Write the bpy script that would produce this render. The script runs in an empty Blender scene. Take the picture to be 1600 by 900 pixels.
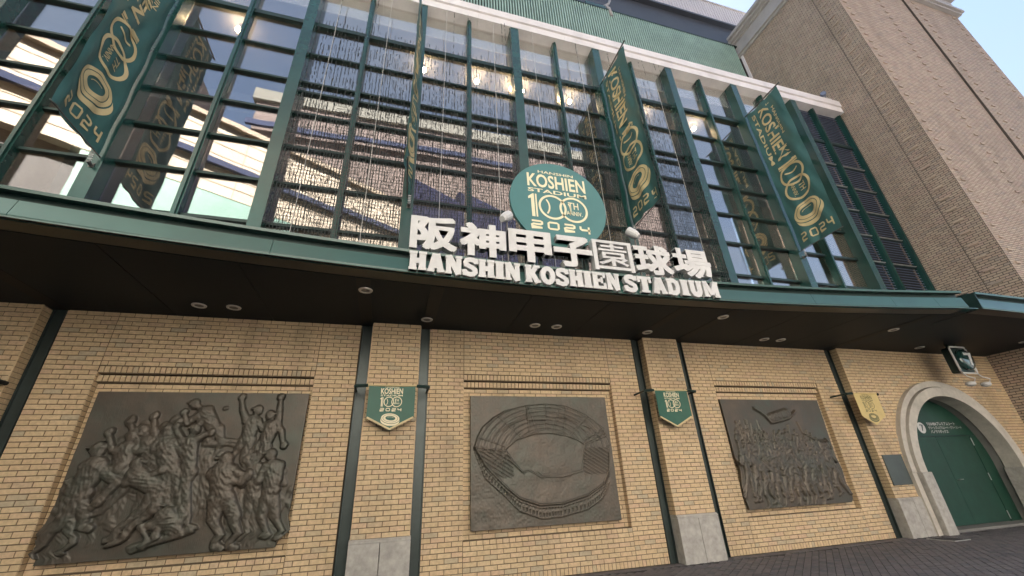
import bpy, bmesh, math, random
import numpy as np
from mathutils import Matrix, Vector
random.seed(7); rng = np.random.default_rng(11)
sc = bpy.context.scene
COL = sc.collection

# ------------------------------------------------------------------ camera
F_PX, YAW, PITCH, ROLL = 642.57, 0.2989, 0.4499, -0.0498
CAM_H = 1.353
def cam_axes():
    cy, sy, cp, sp = math.cos(YAW), math.sin(YAW), math.cos(PITCH), math.sin(PITCH)
    f = np.array([sy*cp, cy*cp, sp]); r = np.array([cy, -sy, 0.0]); u = np.cross(r, f)
    cr, sr = math.cos(ROLL), math.sin(ROLL)
    return np.array([cr*r+sr*u, sr*r-cr*u, f])          # image right, image down, forward
RC = cam_axes()
cam = bpy.data.cameras.new('camera'); cam_o = bpy.data.objects.new('camera', cam); COL.objects.link(cam_o)
cam.sensor_width = 36; cam.lens = F_PX/1600*36; cam.clip_start = 0.05; cam.clip_end = 3000
M = Matrix.Identity(4)
for i in range(3):
    M[i][0] = RC[0][i]; M[i][1] = -RC[1][i]; M[i][2] = -RC[2][i]
M[0][3], M[1][3], M[2][3] = 0, 0, CAM_H
cam_o.matrix_world = M
sc.camera = cam_o
def project(p):
    q = RC @ (np.asarray(p, float)-np.array([0, 0, CAM_H]))
    if q[2] < 0.1: return None
    return 800+F_PX*q[0]/q[2], 450+F_PX*q[1]/q[2], q[2]

# ------------------------------------------------------------------ light
SUN_EL, SUN_AZ = math.radians(50), math.radians(6)      # azimuth from +Y towards +X: behind the facade
w = bpy.data.worlds.new('World'); sc.world = w; w.use_nodes = True
nt = w.node_tree; nt.nodes.clear()
sky = nt.nodes.new('ShaderNodeTexSky'); sky.sky_type = 'NISHITA'; sky.sun_disc = False
sky.sun_elevation = SUN_EL; sky.sun_rotation = SUN_AZ; sky.air_density = 1.0; sky.dust_density = 1.2; sky.ozone_density = 1.0
bg = nt.nodes.new('ShaderNodeBackground'); bg.inputs['Strength'].default_value = 0.05
wo = nt.nodes.new('ShaderNodeOutputWorld')
# thin high cloud spread over the whole sky
tcn = nt.nodes.new('ShaderNodeTexCoord'); cmap = nt.nodes.new('ShaderNodeMapping'); cmap.inputs['Scale'].default_value = (1.0, 1.0, 2.2)
cno = nt.nodes.new('ShaderNodeTexNoise'); cno.inputs['Scale'].default_value = 2.4; cno.inputs['Detail'].default_value = 7; cno.inputs['Roughness'].default_value = 0.55
cmr = nt.nodes.new('ShaderNodeMapRange'); cmr.inputs['From Min'].default_value = 0.35; cmr.inputs['From Max'].default_value = 0.75
cmr.inputs['To Min'].default_value = 0.20; cmr.inputs['To Max'].default_value = 0.90
cmx = nt.nodes.new('ShaderNodeMix'); cmx.data_type = 'RGBA'; cmx.inputs[7].default_value = (1.75, 2.1, 2.55, 1)
nt.links.new(tcn.outputs['Generated'], cmap.inputs[0]); nt.links.new(cmap.outputs[0], cno.inputs['Vector']); nt.links.new(cno.outputs['Fac'], cmr.inputs['Value'])
nt.links.new(cmr.outputs[0], cmx.inputs['Factor']); nt.links.new(sky.outputs[0], cmx.inputs[6])
nt.links.new(cmx.outputs[2], bg.inputs[0]); nt.links.new(bg.outputs[0], wo.inputs[0])
sl = bpy.data.lights.new('sun', 'SUN'); sl.energy = 5.0; sl.angle = math.radians(0.5); sl.color = (1.0, 0.975, 0.94)
so = bpy.data.objects.new('sun', sl); COL.objects.link(so)
sdir = Vector((math.sin(SUN_AZ)*math.cos(SUN_EL), math.cos(SUN_AZ)*math.cos(SUN_EL), math.sin(SUN_EL)))
so.rotation_euler = (-sdir).to_track_quat('-Z', 'Y').to_euler()
so.location = sdir*60
sc.view_settings.view_transform = 'Standard'; sc.view_settings.look = 'None'
sc.view_settings.exposure = 2.95; sc.view_settings.gamma = 1.0

# ------------------------------------------------------------------ materials
def mat(name, col, rough=0.6, metal=0.0, spec=0.5, var=0.0, vscale=3.0, bump=0.0, bscale=40.0, tone=0.0, tcols=None, dirt=0.0, coat=0.0):
    m = bpy.data.materials.new(name); m.use_nodes = True
    n = m.node_tree; n.nodes.clear(); L = n.links.new
    out = n.nodes.new('ShaderNodeOutputMaterial'); b = n.nodes.new('ShaderNodeBsdfPrincipled')
    L(b.outputs[0], out.inputs[0])
    b.inputs['Roughness'].default_value = rough; b.inputs['Metallic'].default_value = metal
    b.inputs['Specular IOR Level'].default_value = spec; b.inputs['Coat Weight'].default_value = coat
    geo = n.nodes.new('ShaderNodeNewGeometry'); pos = geo.outputs['Position']
    cur = None
    if tcols:
        at = n.nodes.new('ShaderNodeAttribute'); at.attribute_name = 'tone'
        oi = n.nodes.new('ShaderNodeObjectInfo')
        ad = n.nodes.new('ShaderNodeMath'); ad.operation = 'ADD'; L(at.outputs['Fac'], ad.inputs[0]); L(oi.outputs['Random'], ad.inputs[1])
        fr = n.nodes.new('ShaderNodeMath'); fr.operation = 'FRACT'; L(ad.outputs[0], fr.inputs[0])
        cr = n.nodes.new('ShaderNodeValToRGB'); cr.color_ramp.interpolation = 'LINEAR'
        e = cr.color_ramp.elements
        while len(e) < len(tcols): e.new(0.5)
        for k, (p, c) in enumerate(tcols): e[k].position = p; e[k].color = (*c, 1)
        L(fr.outputs[0], cr.inputs[0]); cur = cr.outputs[0]
    def mixcol(fac, a, bcol):
        mx = n.nodes.new('ShaderNodeMix'); mx.data_type = 'RGBA'
        L(fac, mx.inputs['Factor'])
        if hasattr(a, 'node'): L(a, mx.inputs[6])
        else: mx.inputs[6].default_value = (*a, 1)
        if hasattr(bcol, 'node'): L(bcol, mx.inputs[7])
        else: mx.inputs[7].default_value = (*bcol, 1)
        return mx.outputs[2]
    if var > 0:
        no = n.nodes.new('ShaderNodeTexNoise'); no.inputs['Scale'].default_value = vscale; no.inputs['Detail'].default_value = 6
        no.inputs['Roughness'].default_value = 0.65; L(pos, no.inputs['Vector'])
        mr = n.nodes.new('ShaderNodeMapRange'); mr.inputs['From Min'].default_value = 0.3; mr.inputs['From Max'].default_value = 0.7
        mr.inputs['To Min'].default_value = 1-var; mr.inputs['To Max'].default_value = 1+var*0.6; L(no.outputs['Fac'], mr.inputs['Value'])
        hs = n.nodes.new('ShaderNodeHueSaturation'); L(mr.outputs[0], hs.inputs['Value'])
        if cur is not None: L(cur, hs.inputs['Color'])
        else: hs.inputs['Color'].default_value = (*col, 1)
        cur = hs.outputs[0]
    if dirt > 0:
        no2 = n.nodes.new('ShaderNodeTexNoise'); no2.inputs['Scale'].default_value = 0.9; no2.inputs['Detail'].default_value = 8
        mp = n.nodes.new('ShaderNodeMapping'); mp.inputs['Scale'].default_value = (1.6, 1.6, 0.45); L(pos, mp.inputs['Vector']); L(mp.outputs[0], no2.inputs['Vector'])
        r2 = n.nodes.new('ShaderNodeMapRange'); r2.inputs['From Min'].default_value = 0.52; r2.inputs['From Max'].default_value = 0.75
        r2.inputs['To Min'].default_value = 0; r2.inputs['To Max'].default_value = dirt; L(no2.outputs['Fac'], r2.inputs['Value'])
        cur = mixcol(r2.outputs[0], cur if cur is not None else col, tuple(c*0.45 for c in col))
    if cur is not None: L(cur, b.inputs['Base Color'])
    else: b.inputs['Base Color'].default_value = (*col, 1)
    if bump > 0:
        nb = n.nodes.new('ShaderNodeTexNoise'); nb.inputs['Scale'].default_value = bscale; nb.inputs['Detail'].default_value = 5; L(pos, nb.inputs['Vector'])
        bu = n.nodes.new('ShaderNodeBump'); bu.inputs['Strength'].default_value = bump; bu.inputs['Distance'].default_value = 0.01
        L(nb.outputs['Fac'], bu.inputs['Height']); L(bu.outputs[0], b.inputs['Normal'])
    return m
BR = [(0.0, (.59, .435, .258)), (0.30, (.635, .475, .288)), (0.55, (.59, .425, .25)), (0.74, (.615, .445, .278)), (0.84, (.59, .41, .265)), (0.92, (.53, .415, .265)), (0.97, (.47, .385, .265)), (1.0, (.59, .435, .258))]
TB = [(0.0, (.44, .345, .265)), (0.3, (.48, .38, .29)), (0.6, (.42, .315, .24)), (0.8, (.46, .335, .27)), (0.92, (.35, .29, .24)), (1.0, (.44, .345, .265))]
PV = [(0.0, (.115, .104, .105)), (0.4, (.145, .132, .132)), (0.7, (.135, .116, .118)), (0.85, (.10, .098, .104)), (1.0, (.115, .104, .105))]
m_brick = mat('buff_brick', (.50, .38, .24), 0.72, var=0.20, vscale=22, bump=0.35, bscale=120, tcols=BR, dirt=0.5)
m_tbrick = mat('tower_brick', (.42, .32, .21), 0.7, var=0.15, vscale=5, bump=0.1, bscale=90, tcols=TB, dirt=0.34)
m_paver = mat('paver', (.1, .09, .09), 0.75, var=0.3, vscale=14, bump=0.5, bscale=90, tcols=PV)
m_mortar = mat('mortar', (.16, .115, .072), 0.9, var=0.25, vscale=20, bump=0.4, bscale=150)
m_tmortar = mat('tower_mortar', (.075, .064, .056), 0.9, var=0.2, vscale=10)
m_pjoint = mat('paver_joint', (.035, .032, .032), 0.95, var=0.2, vscale=20)
m_green = mat('green_paint', (.012, .054, .046), 0.26, spec=.75, var=0.22, vscale=2.2, dirt=0.35, bump=0.05, bscale=25)
m_greenD = mat('dark_green_paint', (.010, .030, .026), 0.42, var=0.3, vscale=3, dirt=0.4)
m_chan = mat('channel_metal', (.040, .055, .052), 0.36, metal=0.25, var=0.3, vscale=2, dirt=0.4)
m_fascia = mat('fascia_paint', (.020, .078, .064), 0.32, spec=.7, var=0.18, vscale=1.3, dirt=0.3, bump=0.04, bscale=8)
m_screen = mat('screen_green', (.33, .47, .40), 0.5, var=0.2, vscale=1.5)
m_soffit = None
m_black = mat('black_gap', (.008, .009, .009), 0.7)
m_granite = mat('granite', (.40, .375, .34), 0.65, var=0.28, vscale=9, bump=0.25, bscale=160, dirt=0.3)
m_stone = mat('arch_stone', (.50, .46, .40), 0.7, var=0.2, vscale=5, bump=0.3, bscale=70, dirt=0.25)
m_plaster = mat('grey_plaster', (.19, .185, .17), 0.8, var=0.15, vscale=2.5, bump=0.15, bscale=60)
m_cornice = mat('white_cornice', (.74, .70, .70), 0.5, var=0.12, vscale=1.5, dirt=0.25)
m_lavender = mat('silver_sheet', (.52, .49, .50), 0.45, var=0.06, vscale=1)
m_slate = mat('slate_sheet', (.055, .062, .078), 0.5, var=0.1, vscale=1)
m_tcorn = mat('tower_cornice', (.40, .375, .36), 0.6, var=0.12, vscale=2)
m_white = mat('white_enamel', (.59, .575, .56), 0.4, var=0.12, vscale=5, dirt=0.3)
m_trim = mat('ring_metal', (.55, .54, .52), 0.35, metal=0.6)
m_lens = mat('lamp_lens', (.22, .22, .21), 0.15)
m_bronze = None
m_disc = mat('disc_green', (.070, .185, .182), 0.35, var=0.06, vscale=2)
m_cloth = mat('banner_cloth', (.032, .108, .100), 0.55, var=0.12, vscale=3, bump=0.1, bscale=60)
m_gold = mat('gold_print', (.56, .45, .235), 0.5, var=0.1, vscale=5)
m_cream = mat('cream_print', (.76, .68, .46), 0.5, var=0.05)
m_penG = mat('pennant_green', (.020, .10, .065), 0.5, var=0.1, vscale=5)
m_penY = mat('pennant_gold', (.62, .47, .19), 0.5, var=0.1, vscale=5)
m_penD = mat('pennant_dark_print', (.15, .14, .06), 0.6)
m_pink = mat('pole_metal', (.14, .13, .12), 0.4, metal=0.5)
m_steel = mat('steel', (.5, .5, .5), 0.3, metal=0.9)
m_rope = mat('pale_rope', (.45, .43, .41), 0.6)
m_net = mat('net_strand', (.016, .020, .020), 0.7)
m_louv = mat('louvre_metal', (.15, .18, .26), 0.6, var=0.15, vscale=2)
m_blind = mat('blind', (.84, .83, .79), 0.8, var=0.05, vscale=3)
m_dark = mat('interior_dark', (.15, .145, .15), 0.8)
m_iwall = mat('interior_wall', (.15, .14, .145), 0.8, var=0.2, vscale=1)
m_door = mat('door_green', (.011, .052, .034), 0.5, var=0.22, vscale=3.5, dirt=0.35)
m_plaque = mat('plaque_metal', (.075, .088, .082), 0.45, metal=0.2, var=0.15, vscale=5)
m_asph = mat('asphalt', (.06, .058, .058), 0.9, var=0.3, vscale=3)
m_conc = mat('viaduct_panel', (.50, .43, .335), 0.7, var=0.12, vscale=0.6, dirt=0.25)
m_concD = mat('viaduct_joint', (.34, .28, .21), 0.8)
m_bluepipe = mat('blue_steel', (.05, .06, .10), 0.9, spec=0.0)
m_gird = mat('girder_grey', (.13, .125, .12), 0.9, var=0.2, vscale=0.5)
m_navy = mat('blue_shade', (.022, .028, .065), 0.9, spec=0.05)  # navy stands in for the blue shade mirrored in the lower panes
m_bounce = mat('pale_bounce', (.80, .75, .66), 0.7, var=0.1, vscale=0.6)  # colour of the unseen wall that bounces sunlight onto the brick
m_aqua = mat('aqua_panel', (.20, .34, .285), 0.4, var=0.15, vscale=1)
m_farbrick = mat('far_brick', (.13, .10, .09), 0.8, var=0.2, vscale=0.7)
m_farband = mat('far_band', (.13, .13, .11), 0.8)
def emis(name, col, s):
    m = bpy.data.materials.new(name); m.use_nodes = True; n = m.node_tree; n.nodes.clear()
    o = n.nodes.new('ShaderNodeOutputMaterial'); e = n.nodes.new('ShaderNodeEmission'); e.inputs[0].default_value = (*col, 1); e.inputs[1].default_value = s
    n.links.new(e.outputs[0], o.inputs[0]); return m
m_bulb = emis('lit_bulb', (1.0, 0.72, 0.38), 60)
def make_glass():
    m = bpy.data.materials.new('coated_glass'); m.use_nodes = True; n = m.node_tree; n.nodes.clear(); L = n.links.new
    o = n.nodes.new('ShaderNodeOutputMaterial'); mx = n.nodes.new('ShaderNodeMixShader')
    tr = n.nodes.new('ShaderNodeBsdfTransparent'); tr.inputs[0].default_value = (.84, .86, .86, 1)
    gl = n.nodes.new('ShaderNodeBsdfGlossy'); gl.inputs['Roughness'].default_value = 0.012; gl.inputs['Color'].default_value = (1.0, .94, .91, 1)
    fr = n.nodes.new('ShaderNodeFresnel'); fr.inputs[0].default_value = 1.5
    mr = n.nodes.new('ShaderNodeMapRange'); mr.inputs['From Min'].default_value = 0.035; mr.inputs['From Max'].default_value = 0.30
    mr.inputs['To Min'].default_value = 0.195; mr.inputs['To Max'].default_value = 0.62
    L(fr.outputs[0], mr.inputs['Value']); L(mr.outputs[0], mx.inputs[0]); L(tr.outputs[0], mx.inputs[1]); L(gl.outputs[0], mx.inputs[2]); L(mx.outputs[0], o.inputs[0])
    geo = n.nodes.new('ShaderNodeNewGeometry'); no = n.nodes.new('ShaderNodeTexNoise'); no.inputs['Scale'].default_value = 0.7; L(geo.outputs['Position'], no.inputs['Vector'])
    bu = n.nodes.new('ShaderNodeBump'); bu.inputs['Strength'].default_value = 0.07; bu.inputs['Distance'].default_value = 0.02; L(no.outputs['Fac'], bu.inputs['Height']); L(bu.outputs[0], gl.inputs['Normal'])
    return m
m_glass = make_glass()
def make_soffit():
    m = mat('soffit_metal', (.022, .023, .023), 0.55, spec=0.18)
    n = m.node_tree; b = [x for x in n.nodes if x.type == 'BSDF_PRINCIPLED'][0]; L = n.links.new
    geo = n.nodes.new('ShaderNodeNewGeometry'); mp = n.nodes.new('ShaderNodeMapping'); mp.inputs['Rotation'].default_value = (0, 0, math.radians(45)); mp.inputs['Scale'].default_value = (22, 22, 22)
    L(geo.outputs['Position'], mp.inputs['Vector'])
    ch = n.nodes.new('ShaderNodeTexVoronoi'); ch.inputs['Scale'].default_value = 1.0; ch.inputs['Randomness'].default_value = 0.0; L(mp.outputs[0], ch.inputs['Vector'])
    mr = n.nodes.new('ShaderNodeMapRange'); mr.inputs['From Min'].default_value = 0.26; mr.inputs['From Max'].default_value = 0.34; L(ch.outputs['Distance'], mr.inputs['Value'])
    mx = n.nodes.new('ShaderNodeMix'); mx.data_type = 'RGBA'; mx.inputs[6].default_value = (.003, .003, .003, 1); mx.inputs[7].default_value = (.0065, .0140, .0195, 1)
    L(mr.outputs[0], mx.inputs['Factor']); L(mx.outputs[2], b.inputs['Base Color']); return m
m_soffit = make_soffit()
m_soffedge = mat('soffit_edge', (.018, .020, .018), 0.4, var=0.3, vscale=1.2)
def make_bronze():
    m = mat('aged_bronze', (.070, .060, .050), 0.46, metal=0.32)
    n = m.node_tree; b = [x for x in n.nodes if x.type == 'BSDF_PRINCIPLED'][0]; L = n.links.new
    geo = n.nodes.new('ShaderNodeNewGeometry')
    n1 = n.nodes.new('ShaderNodeTexNoise'); n1.inputs['Scale'].default_value = 1.6; n1.inputs['Detail'].default_value = 8; n1.inputs['Roughness'].default_value = 0.7; L(geo.outputs['Position'], n1.inputs['Vector'])
    cr = n.nodes.new('ShaderNodeValToRGB'); e = cr.color_ramp.elements
    e[0].position = 0.32; e[0].color = (.078, .084, .066, 1); e[1].position = 0.68; e[1].color = (.112, .086, .064, 1)
    x = e.new(0.5); x.color = (.084, .073, .057, 1); L(n1.outputs['Fac'], cr.inputs[0])
    # lighter high points, darker hollows: colour value follows the relief's own curvature
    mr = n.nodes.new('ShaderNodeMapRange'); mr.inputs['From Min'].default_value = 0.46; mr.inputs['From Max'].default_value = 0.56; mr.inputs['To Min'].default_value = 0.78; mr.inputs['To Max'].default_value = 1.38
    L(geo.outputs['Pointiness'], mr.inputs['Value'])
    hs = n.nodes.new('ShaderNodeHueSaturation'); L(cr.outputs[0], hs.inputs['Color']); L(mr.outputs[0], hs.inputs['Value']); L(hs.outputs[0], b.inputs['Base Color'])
    mp = n.nodes.new('ShaderNodeMapping'); mp.inputs['Scale'].default_value = (60, 60, 14); L(geo.outputs['Position'], mp.inputs['Vector'])
    n2 = n.nodes.new('ShaderNodeTexNoise'); n2.inputs['Scale'].default_value = 1.0; n2.inputs['Detail'].default_value = 4; L(mp.outputs[0], n2.inputs['Vector'])
    bu = n.nodes.new('ShaderNodeBump'); bu.inputs['Strength'].default_value = 0.25; bu.inputs['Distance'].default_value = 0.008; L(n2.outputs['Fac'], bu.inputs['Height']); L(bu.outputs[0], b.inputs['Normal'])
    return m
m_bronze = make_bronze()

# ------------------------------------------------------------------ builders
class MB:
    def __init__(s): s.v = []; s.f = []
    def quad(s, a, b, c, d):
        n = len(s.v); s.v += [a, b, c, d]; s.f.append((n, n+1, n+2, n+3))
    def box(s, x0, x1, y0, y1, z0, z1):
        n = len(s.v)
        s.v += [(x0,y0,z0),(x1,y0,z0),(x1,y1,z0),(x0,y1,z0),(x0,y0,z1),(x1,y0,z1),(x1,y1,z1),(x0,y1,z1)]
        s.f += [(n,n+3,n+2,n+1),(n+4,n+5,n+6,n+7),(n,n+1,n+5,n+4),(n+1,n+2,n+6,n+5),(n+2,n+3,n+7,n+6),(n+3,n,n+4,n+7)]
        return s
    def prism(s, pts, lo, hi, axis='y'):
        """extrude a polygon; axis y: pts are (x,z); z: (x,y); x: (y,z)"""
        n = len(s.v); k = len(pts)
        def p3(p, t): return (p[0], t, p[1]) if axis == 'y' else ((p[0], p[1], t) if axis == 'z' else (t, p[0], p[1]))
        s.v += [p3(p, lo) for p in pts]+[p3(p, hi) for p in pts]
        s.f.append(tuple(range(n, n+k))); s.f.append(tuple(range(n+2*k-1, n+k-1, -1)))
        for i in range(k):
            j = (i+1) % k; s.f.append((n+i, n+k+i, n+k+j, n+j))
        return s
    def tube(s, pts, r, seg=8, cap=True):
        pts = [Vector(p) for p in pts]; rings = []
        for i, p in enumerate(pts):
            d = (pts[min(i+1, len(pts)-1)]-pts[max(i-1, 0)]).normalized()
            a = d.orthogonal().normalized(); b = d.cross(a)
            rr = r[i] if isinstance(r, (list, tuple)) else r
            n = len(s.v); rings.append(n)
            for k in range(seg):
                t = 2*math.pi*k/seg; s.v.append(tuple(p+a*(rr*math.cos(t))+b*(rr*math.sin(t))))
        for i in range(len(rings)-1):
            for k in range(seg):
                j = (k+1) % seg; s.f.append((rings[i]+k, rings[i]+j, rings[i+1]+j, rings[i+1]+k))
        if cap:
            s.f.append(tuple(rings[0]+k for k in range(seg-1, -1, -1))); s.f.append(tuple(rings[-1]+k for k in range(seg)))
        return s
    def sphere(s, c, r, nu=12, nv=8, sz=1.0):
        n = len(s.v); s.v.append((c[0], c[1], c[2]-r*sz))
        for j in range(1, nv):
            t = -math.pi/2+math.pi*j/nv
            for i in range(nu):
                u = 2*math.pi*i/nu; s.v.append((c[0]+r*math.cos(t)*math.cos(u), c[1]+r*math.cos(t)*math.sin(u), c[2]+r*sz*math.sin(t)))
        s.v.append((c[0], c[1], c[2]+r*sz)); top = len(s.v)-1
        for i in range(nu):
            k = (i+1) % nu
            s.f.append((n, n+1+k, n+1+i))
            for j in range(nv-2): s.f.append((n+1+j*nu+i, n+1+j*nu+k, n+1+(j+1)*nu+k, n+1+(j+1)*nu+i))
            s.f.append((n+1+(nv-2)*nu+i, n+1+(nv-2)*nu+k, top))
        return s
    def ribbon(s, path, wdt, y, closed=False):
        """flat strip of width wdt along an (x,z) path in the plane y (front faces -Y)"""
        P = [Vector((p[0], p[1])) for p in path]; k = len(P); n = len(s.v)
        for i in range(k):
            if closed: d = P[(i+1) % k]-P[i-1]
            else: d = P[min(i+1, k-1)]-P[max(i-1, 0)]
            d.normalize(); nn = Vector((-d.y, d.x))*(wdt/2)
            if not closed and 0 < i < k-1:
                d1 = (P[i]-P[i-1]).normalized(); c = max(0.5, d1.dot(d)); nn = nn/c
            s.v += [(P[i].x+nn.x, y, P[i].y+nn.y), (P[i].x-nn.x, y, P[i].y-nn.y)]
        for i in range(k if closed else k-1):
            j = (i+1) % k; s.f.append((n+2*i, n+2*j, n+2*j+1, n+2*i+1))
        return s
    def sribbon(s, path, wdt, lo, hi, closed=False):
        """solid version of ribbon, from y=lo (front) to y=hi"""
        t = MB().ribbon(path, wdt, 0, closed); n = len(s.v); k = len(path)
        s.v += [(a, lo, c) for a, b, c in t.v]+[(a, hi, c) for a, b, c in t.v]; o = len(t.v)
        for f in t.f:
            s.f.append(tuple(n+i for i in f)); s.f.append(tuple(n+o+i for i in reversed(f)))
        m = k if closed else k-1
        for i in range(m):
            j = (i+1) % k
            s.f.append((n+2*i, n+o+2*i, n+o+2*j, n+2*j)); s.f.append((n+2*i+1, n+2*j+1, n+o+2*j+1, n+o+2*i+1))
        if not closed:
            s.f.append((n, n+1, n+o+1, n+o)); e = 2*(k-1); s.f.append((n+e, n+o+e, n+o+e+1, n+e+1))
        return s
    def mesh(s, name, m, origin=(0, 0, 0), smooth=False, fix=True):
        me = bpy.data.meshes.new(name)
        me.from_pydata([(a-origin[0], b-origin[1], c-origin[2]) for a, b, c in s.v], [], s.f)
        if fix and len(s.f) < 40000:
            bm = bmesh.new(); bm.from_mesh(me); bmesh.ops.recalc_face_normals(bm, faces=bm.faces); bm.to_mesh(me); bm.free()
        if smooth: me.polygons.foreach_set('use_smooth', [True]*len(me.polygons))
        me.materials.append(m); me.update(); return me
def wloc(p):
    v = Vector((0, 0, 0))
    while p is not None: v += p.location; p = p.parent
    return v
def link(name, me, parent=None, loc=(0, 0, 0)):
    o = bpy.data.objects.new(name, me); COL.objects.link(o); o.location = loc
    if parent is not None: o.parent = parent
    return o
def part(name, mb, m, parent, smooth=False, label=None, kind=None, fix=True):
    """mesh part in world coordinates under a (non-rotated) parent"""
    o = link(name, mb.mesh(name, m, wloc(parent), smooth, fix), parent)
    if label: o['label'] = label
    if kind: o['kind'] = kind
    return o
def tag(o, label, cat, group=None):
    o['label'] = label; o['category'] = cat
    if group: o['group'] = group
    return o
def thing(name, label, cat, loc=(0, 0, 0), group=None):
    o = bpy.data.objects.new(name, None); COL.objects.link(o); o.location = loc; o.empty_display_size = 0.1
    return tag(o, label, cat, group)
def struct(name, mb, m, kind='structure'):
    o = link(name, mb.mesh(name, m)); o['kind'] = kind; return o
def bevel(o, wdt=0.008, seg=1):
    b = o.modifiers.new('bevel', 'BEVEL'); b.width = wdt; b.segments = seg; b.limit_method = 'ANGLE'; return o

# text as meshes: list of (x,y) triangles normalised to a unit box
_tc = {}
def glyphs(body, bold=0.0, res=3):
    key = (body, bold, res)
    if key in _tc: return _tc[key]
    c = bpy.data.curves.new('t', 'FONT'); c.body = body; c.offset = bold; c.resolution_u = res
    o = bpy.data.objects.new('t', c); COL.objects.link(o)
    dg = bpy.context.evaluated_depsgraph_get(); me = bpy.data.meshes.new_from_object(o.evaluated_get(dg))
    v = np.array([p.co[:2] for p in me.vertices]); f = [tuple(p.vertices) for p in me.polygons]
    bpy.data.objects.remove(o); bpy.data.curves.remove(c); bpy.data.meshes.remove(me)
    lo, hi = v.min(0), v.max(0); v = (v-lo)/(hi-lo)
    _tc[key] = (v, f); return v, f
class Flat:
    """2-D print: triangles in (s,t), placed later onto any surface"""
    def __init__(s): s.v = []; s.f = []
    def add(s, pts, faces):
        n = len(s.v); s.v += [tuple(p) for p in pts]; s.f += [tuple(n+i for i in f) for f in faces]
    def text(s, body, x0, y0, x1, y1, bold=0.0, rot=False):
        v, f = glyphs(body, bold)
        if not rot: s.add([(x0+a*(x1-x0), y0+b*(y1-y0)) for a, b in v], f)
        else: s.add([(x0+b*(x1-x0), y1-a*(y1-y0)) for a, b in v], f)      # reads downwards
    def line(s, path, wdt, closed=False):
        t = MB().ribbon(path, wdt, 0, closed); s.add([(a, c) for a, b, c in t.v], t.f)
    def poly(s, pts): s.add(pts, [tuple(range(len(pts)))])
    def ring(s, cx, cy, rx, ry, wdt, n=40, a0=0, a1=360):
        full = abs(a1-a0) >= 360; k = n if full else n+1
        s.line([(cx+rx*math.cos(math.radians(a0+(a1-a0)*i/n)), cy+ry*math.sin(math.radians(a0+(a1-a0)*i/n))) for i in range(k)], wdt, full)
    def put(s, fn):
        mb = MB(); mb.v = [fn(a, b) for a, b in s.v]; mb.f = list(s.f); return mb
def digits2024(fl, x0, y0, x1, y1, wdt):
    W = (x1-x0); gap = W*0.07; dw = (W-3*gap)/4; h = y1-y0; q = wdt/2
    def sc2(k, pts): return [(x0+k*(dw+gap)+q+a*(dw-2*q), y0+q+b*(h-2*q)) for a, b in pts]
    two = [(0, 1), (.85, 1), (1, .88), (1, .62), (.85, .5), (.15, .5), (0, .38), (0, 0), (1, 0)]
    zero = [(.14, 0), (.86, 0), (1, .14), (1, .86), (.86, 1), (.14, 1), (0, .86), (0, .14)]
    fl.line(sc2(0, two), wdt); fl.line(sc2(1, zero), wdt, True); fl.line(sc2(2, two), wdt)
    fl.line(sc2(3, [(0, 1), (0, .55), (.12, .45), (1, .45)]), wdt); fl.line(sc2(3, [(.86, 1.0), (.86, -0.12)]), wdt)
def icon(fl, cx, cy, rx, ry, tilt=0.0):
    """little stadium bowl: thick tilted ring with seating lines"""
    n = 44; ct, st = math.cos(tilt), math.sin(tilt)
    def E(a, fx, fy, dy): x, y = rx*fx*math.cos(a), ry*(fy*math.sin(a)+dy); return (cx+x*ct-y*st, cy+x*st+y*ct)
    def band(o, q, a0, a1):
        A = [math.radians(a0+(a1-a0)*k/n) for k in range(n+1)]
        fl.add([E(a, *o) for a in A]+[E(a, *q) for a in A], [(k, k+1, n+2+k, n+1+k) for k in range(n)])
    band((.97, .80, .20), (.80, .62, .22), 0, 360)          # upper stand
    band((.76, .58, .22), (.52, .36, .24), 0, 360)          # lower stand
    band((1.0, .84, .16), (1.0, .84, -.16), 182, 358)       # outer wall
    band((.36, .20, .26), (.30, .15, .27), 20, 160)
def logo(fl, cx, cy, s, icon_y=None, head=True, bold=0.02):
    """the anniversary lettering block, half width s*0.58"""
    fl.text('HANSHIN', cx-.36*s, cy+.645*s, cx+.34*s, cy+.705*s, 0.012)
    fl.text('KOSHIEN', cx-.58*s, cy+.31*s, cx+.56*s, cy+.615*s, 0.022)
    fl.text('STADIUM', cx-.58*s, cy+.19*s, cx+.56*s, cy+.275*s, 0.02)
    fl.poly([(cx-.585*s, cy+.07*s), (cx-.50*s, cy+.145*s), (cx-.475*s, cy+.145*s), (cx-.475*s, cy-.35*s), (cx-.535*s, cy-.35*s), (cx-.535*s, cy+.045*s), (cx-.585*s, cy+.02*s)])
    fl.poly([(cx-.455*s, cy+.145*s), (cx-.425*s, cy+.145*s), (cx-.425*s, cy-.35*s), (cx-.455*s, cy-.35*s)])
    fl.ring(cx-.135*s, cy-.10*s, .245*s, .245*s, .042*s); fl.ring(cx+.27*s, cy-.10*s, .255*s, .255*s, .042*s)
    fl.ring(cx-.44*s, cy-.10*s, .245*s, .245*s, .03*s, 12, -38, 38); fl.ring(cx-.035*s, cy-.10*s, .245*s, .245*s, .03*s, 12, -30, 30)
    fl.text('TH', cx+.17*s, cy-.09*s, cx+.37*s, cy+.06*s, 0.015); fl.text('ANNIV.', cx+.12*s, cy-.225*s, cx+.43*s, cy-.135*s, 0.012)
    digits2024(fl, cx-.57*s, cy-.59*s, cx+.56*s, cy-.42*s, .038*s)

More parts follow.
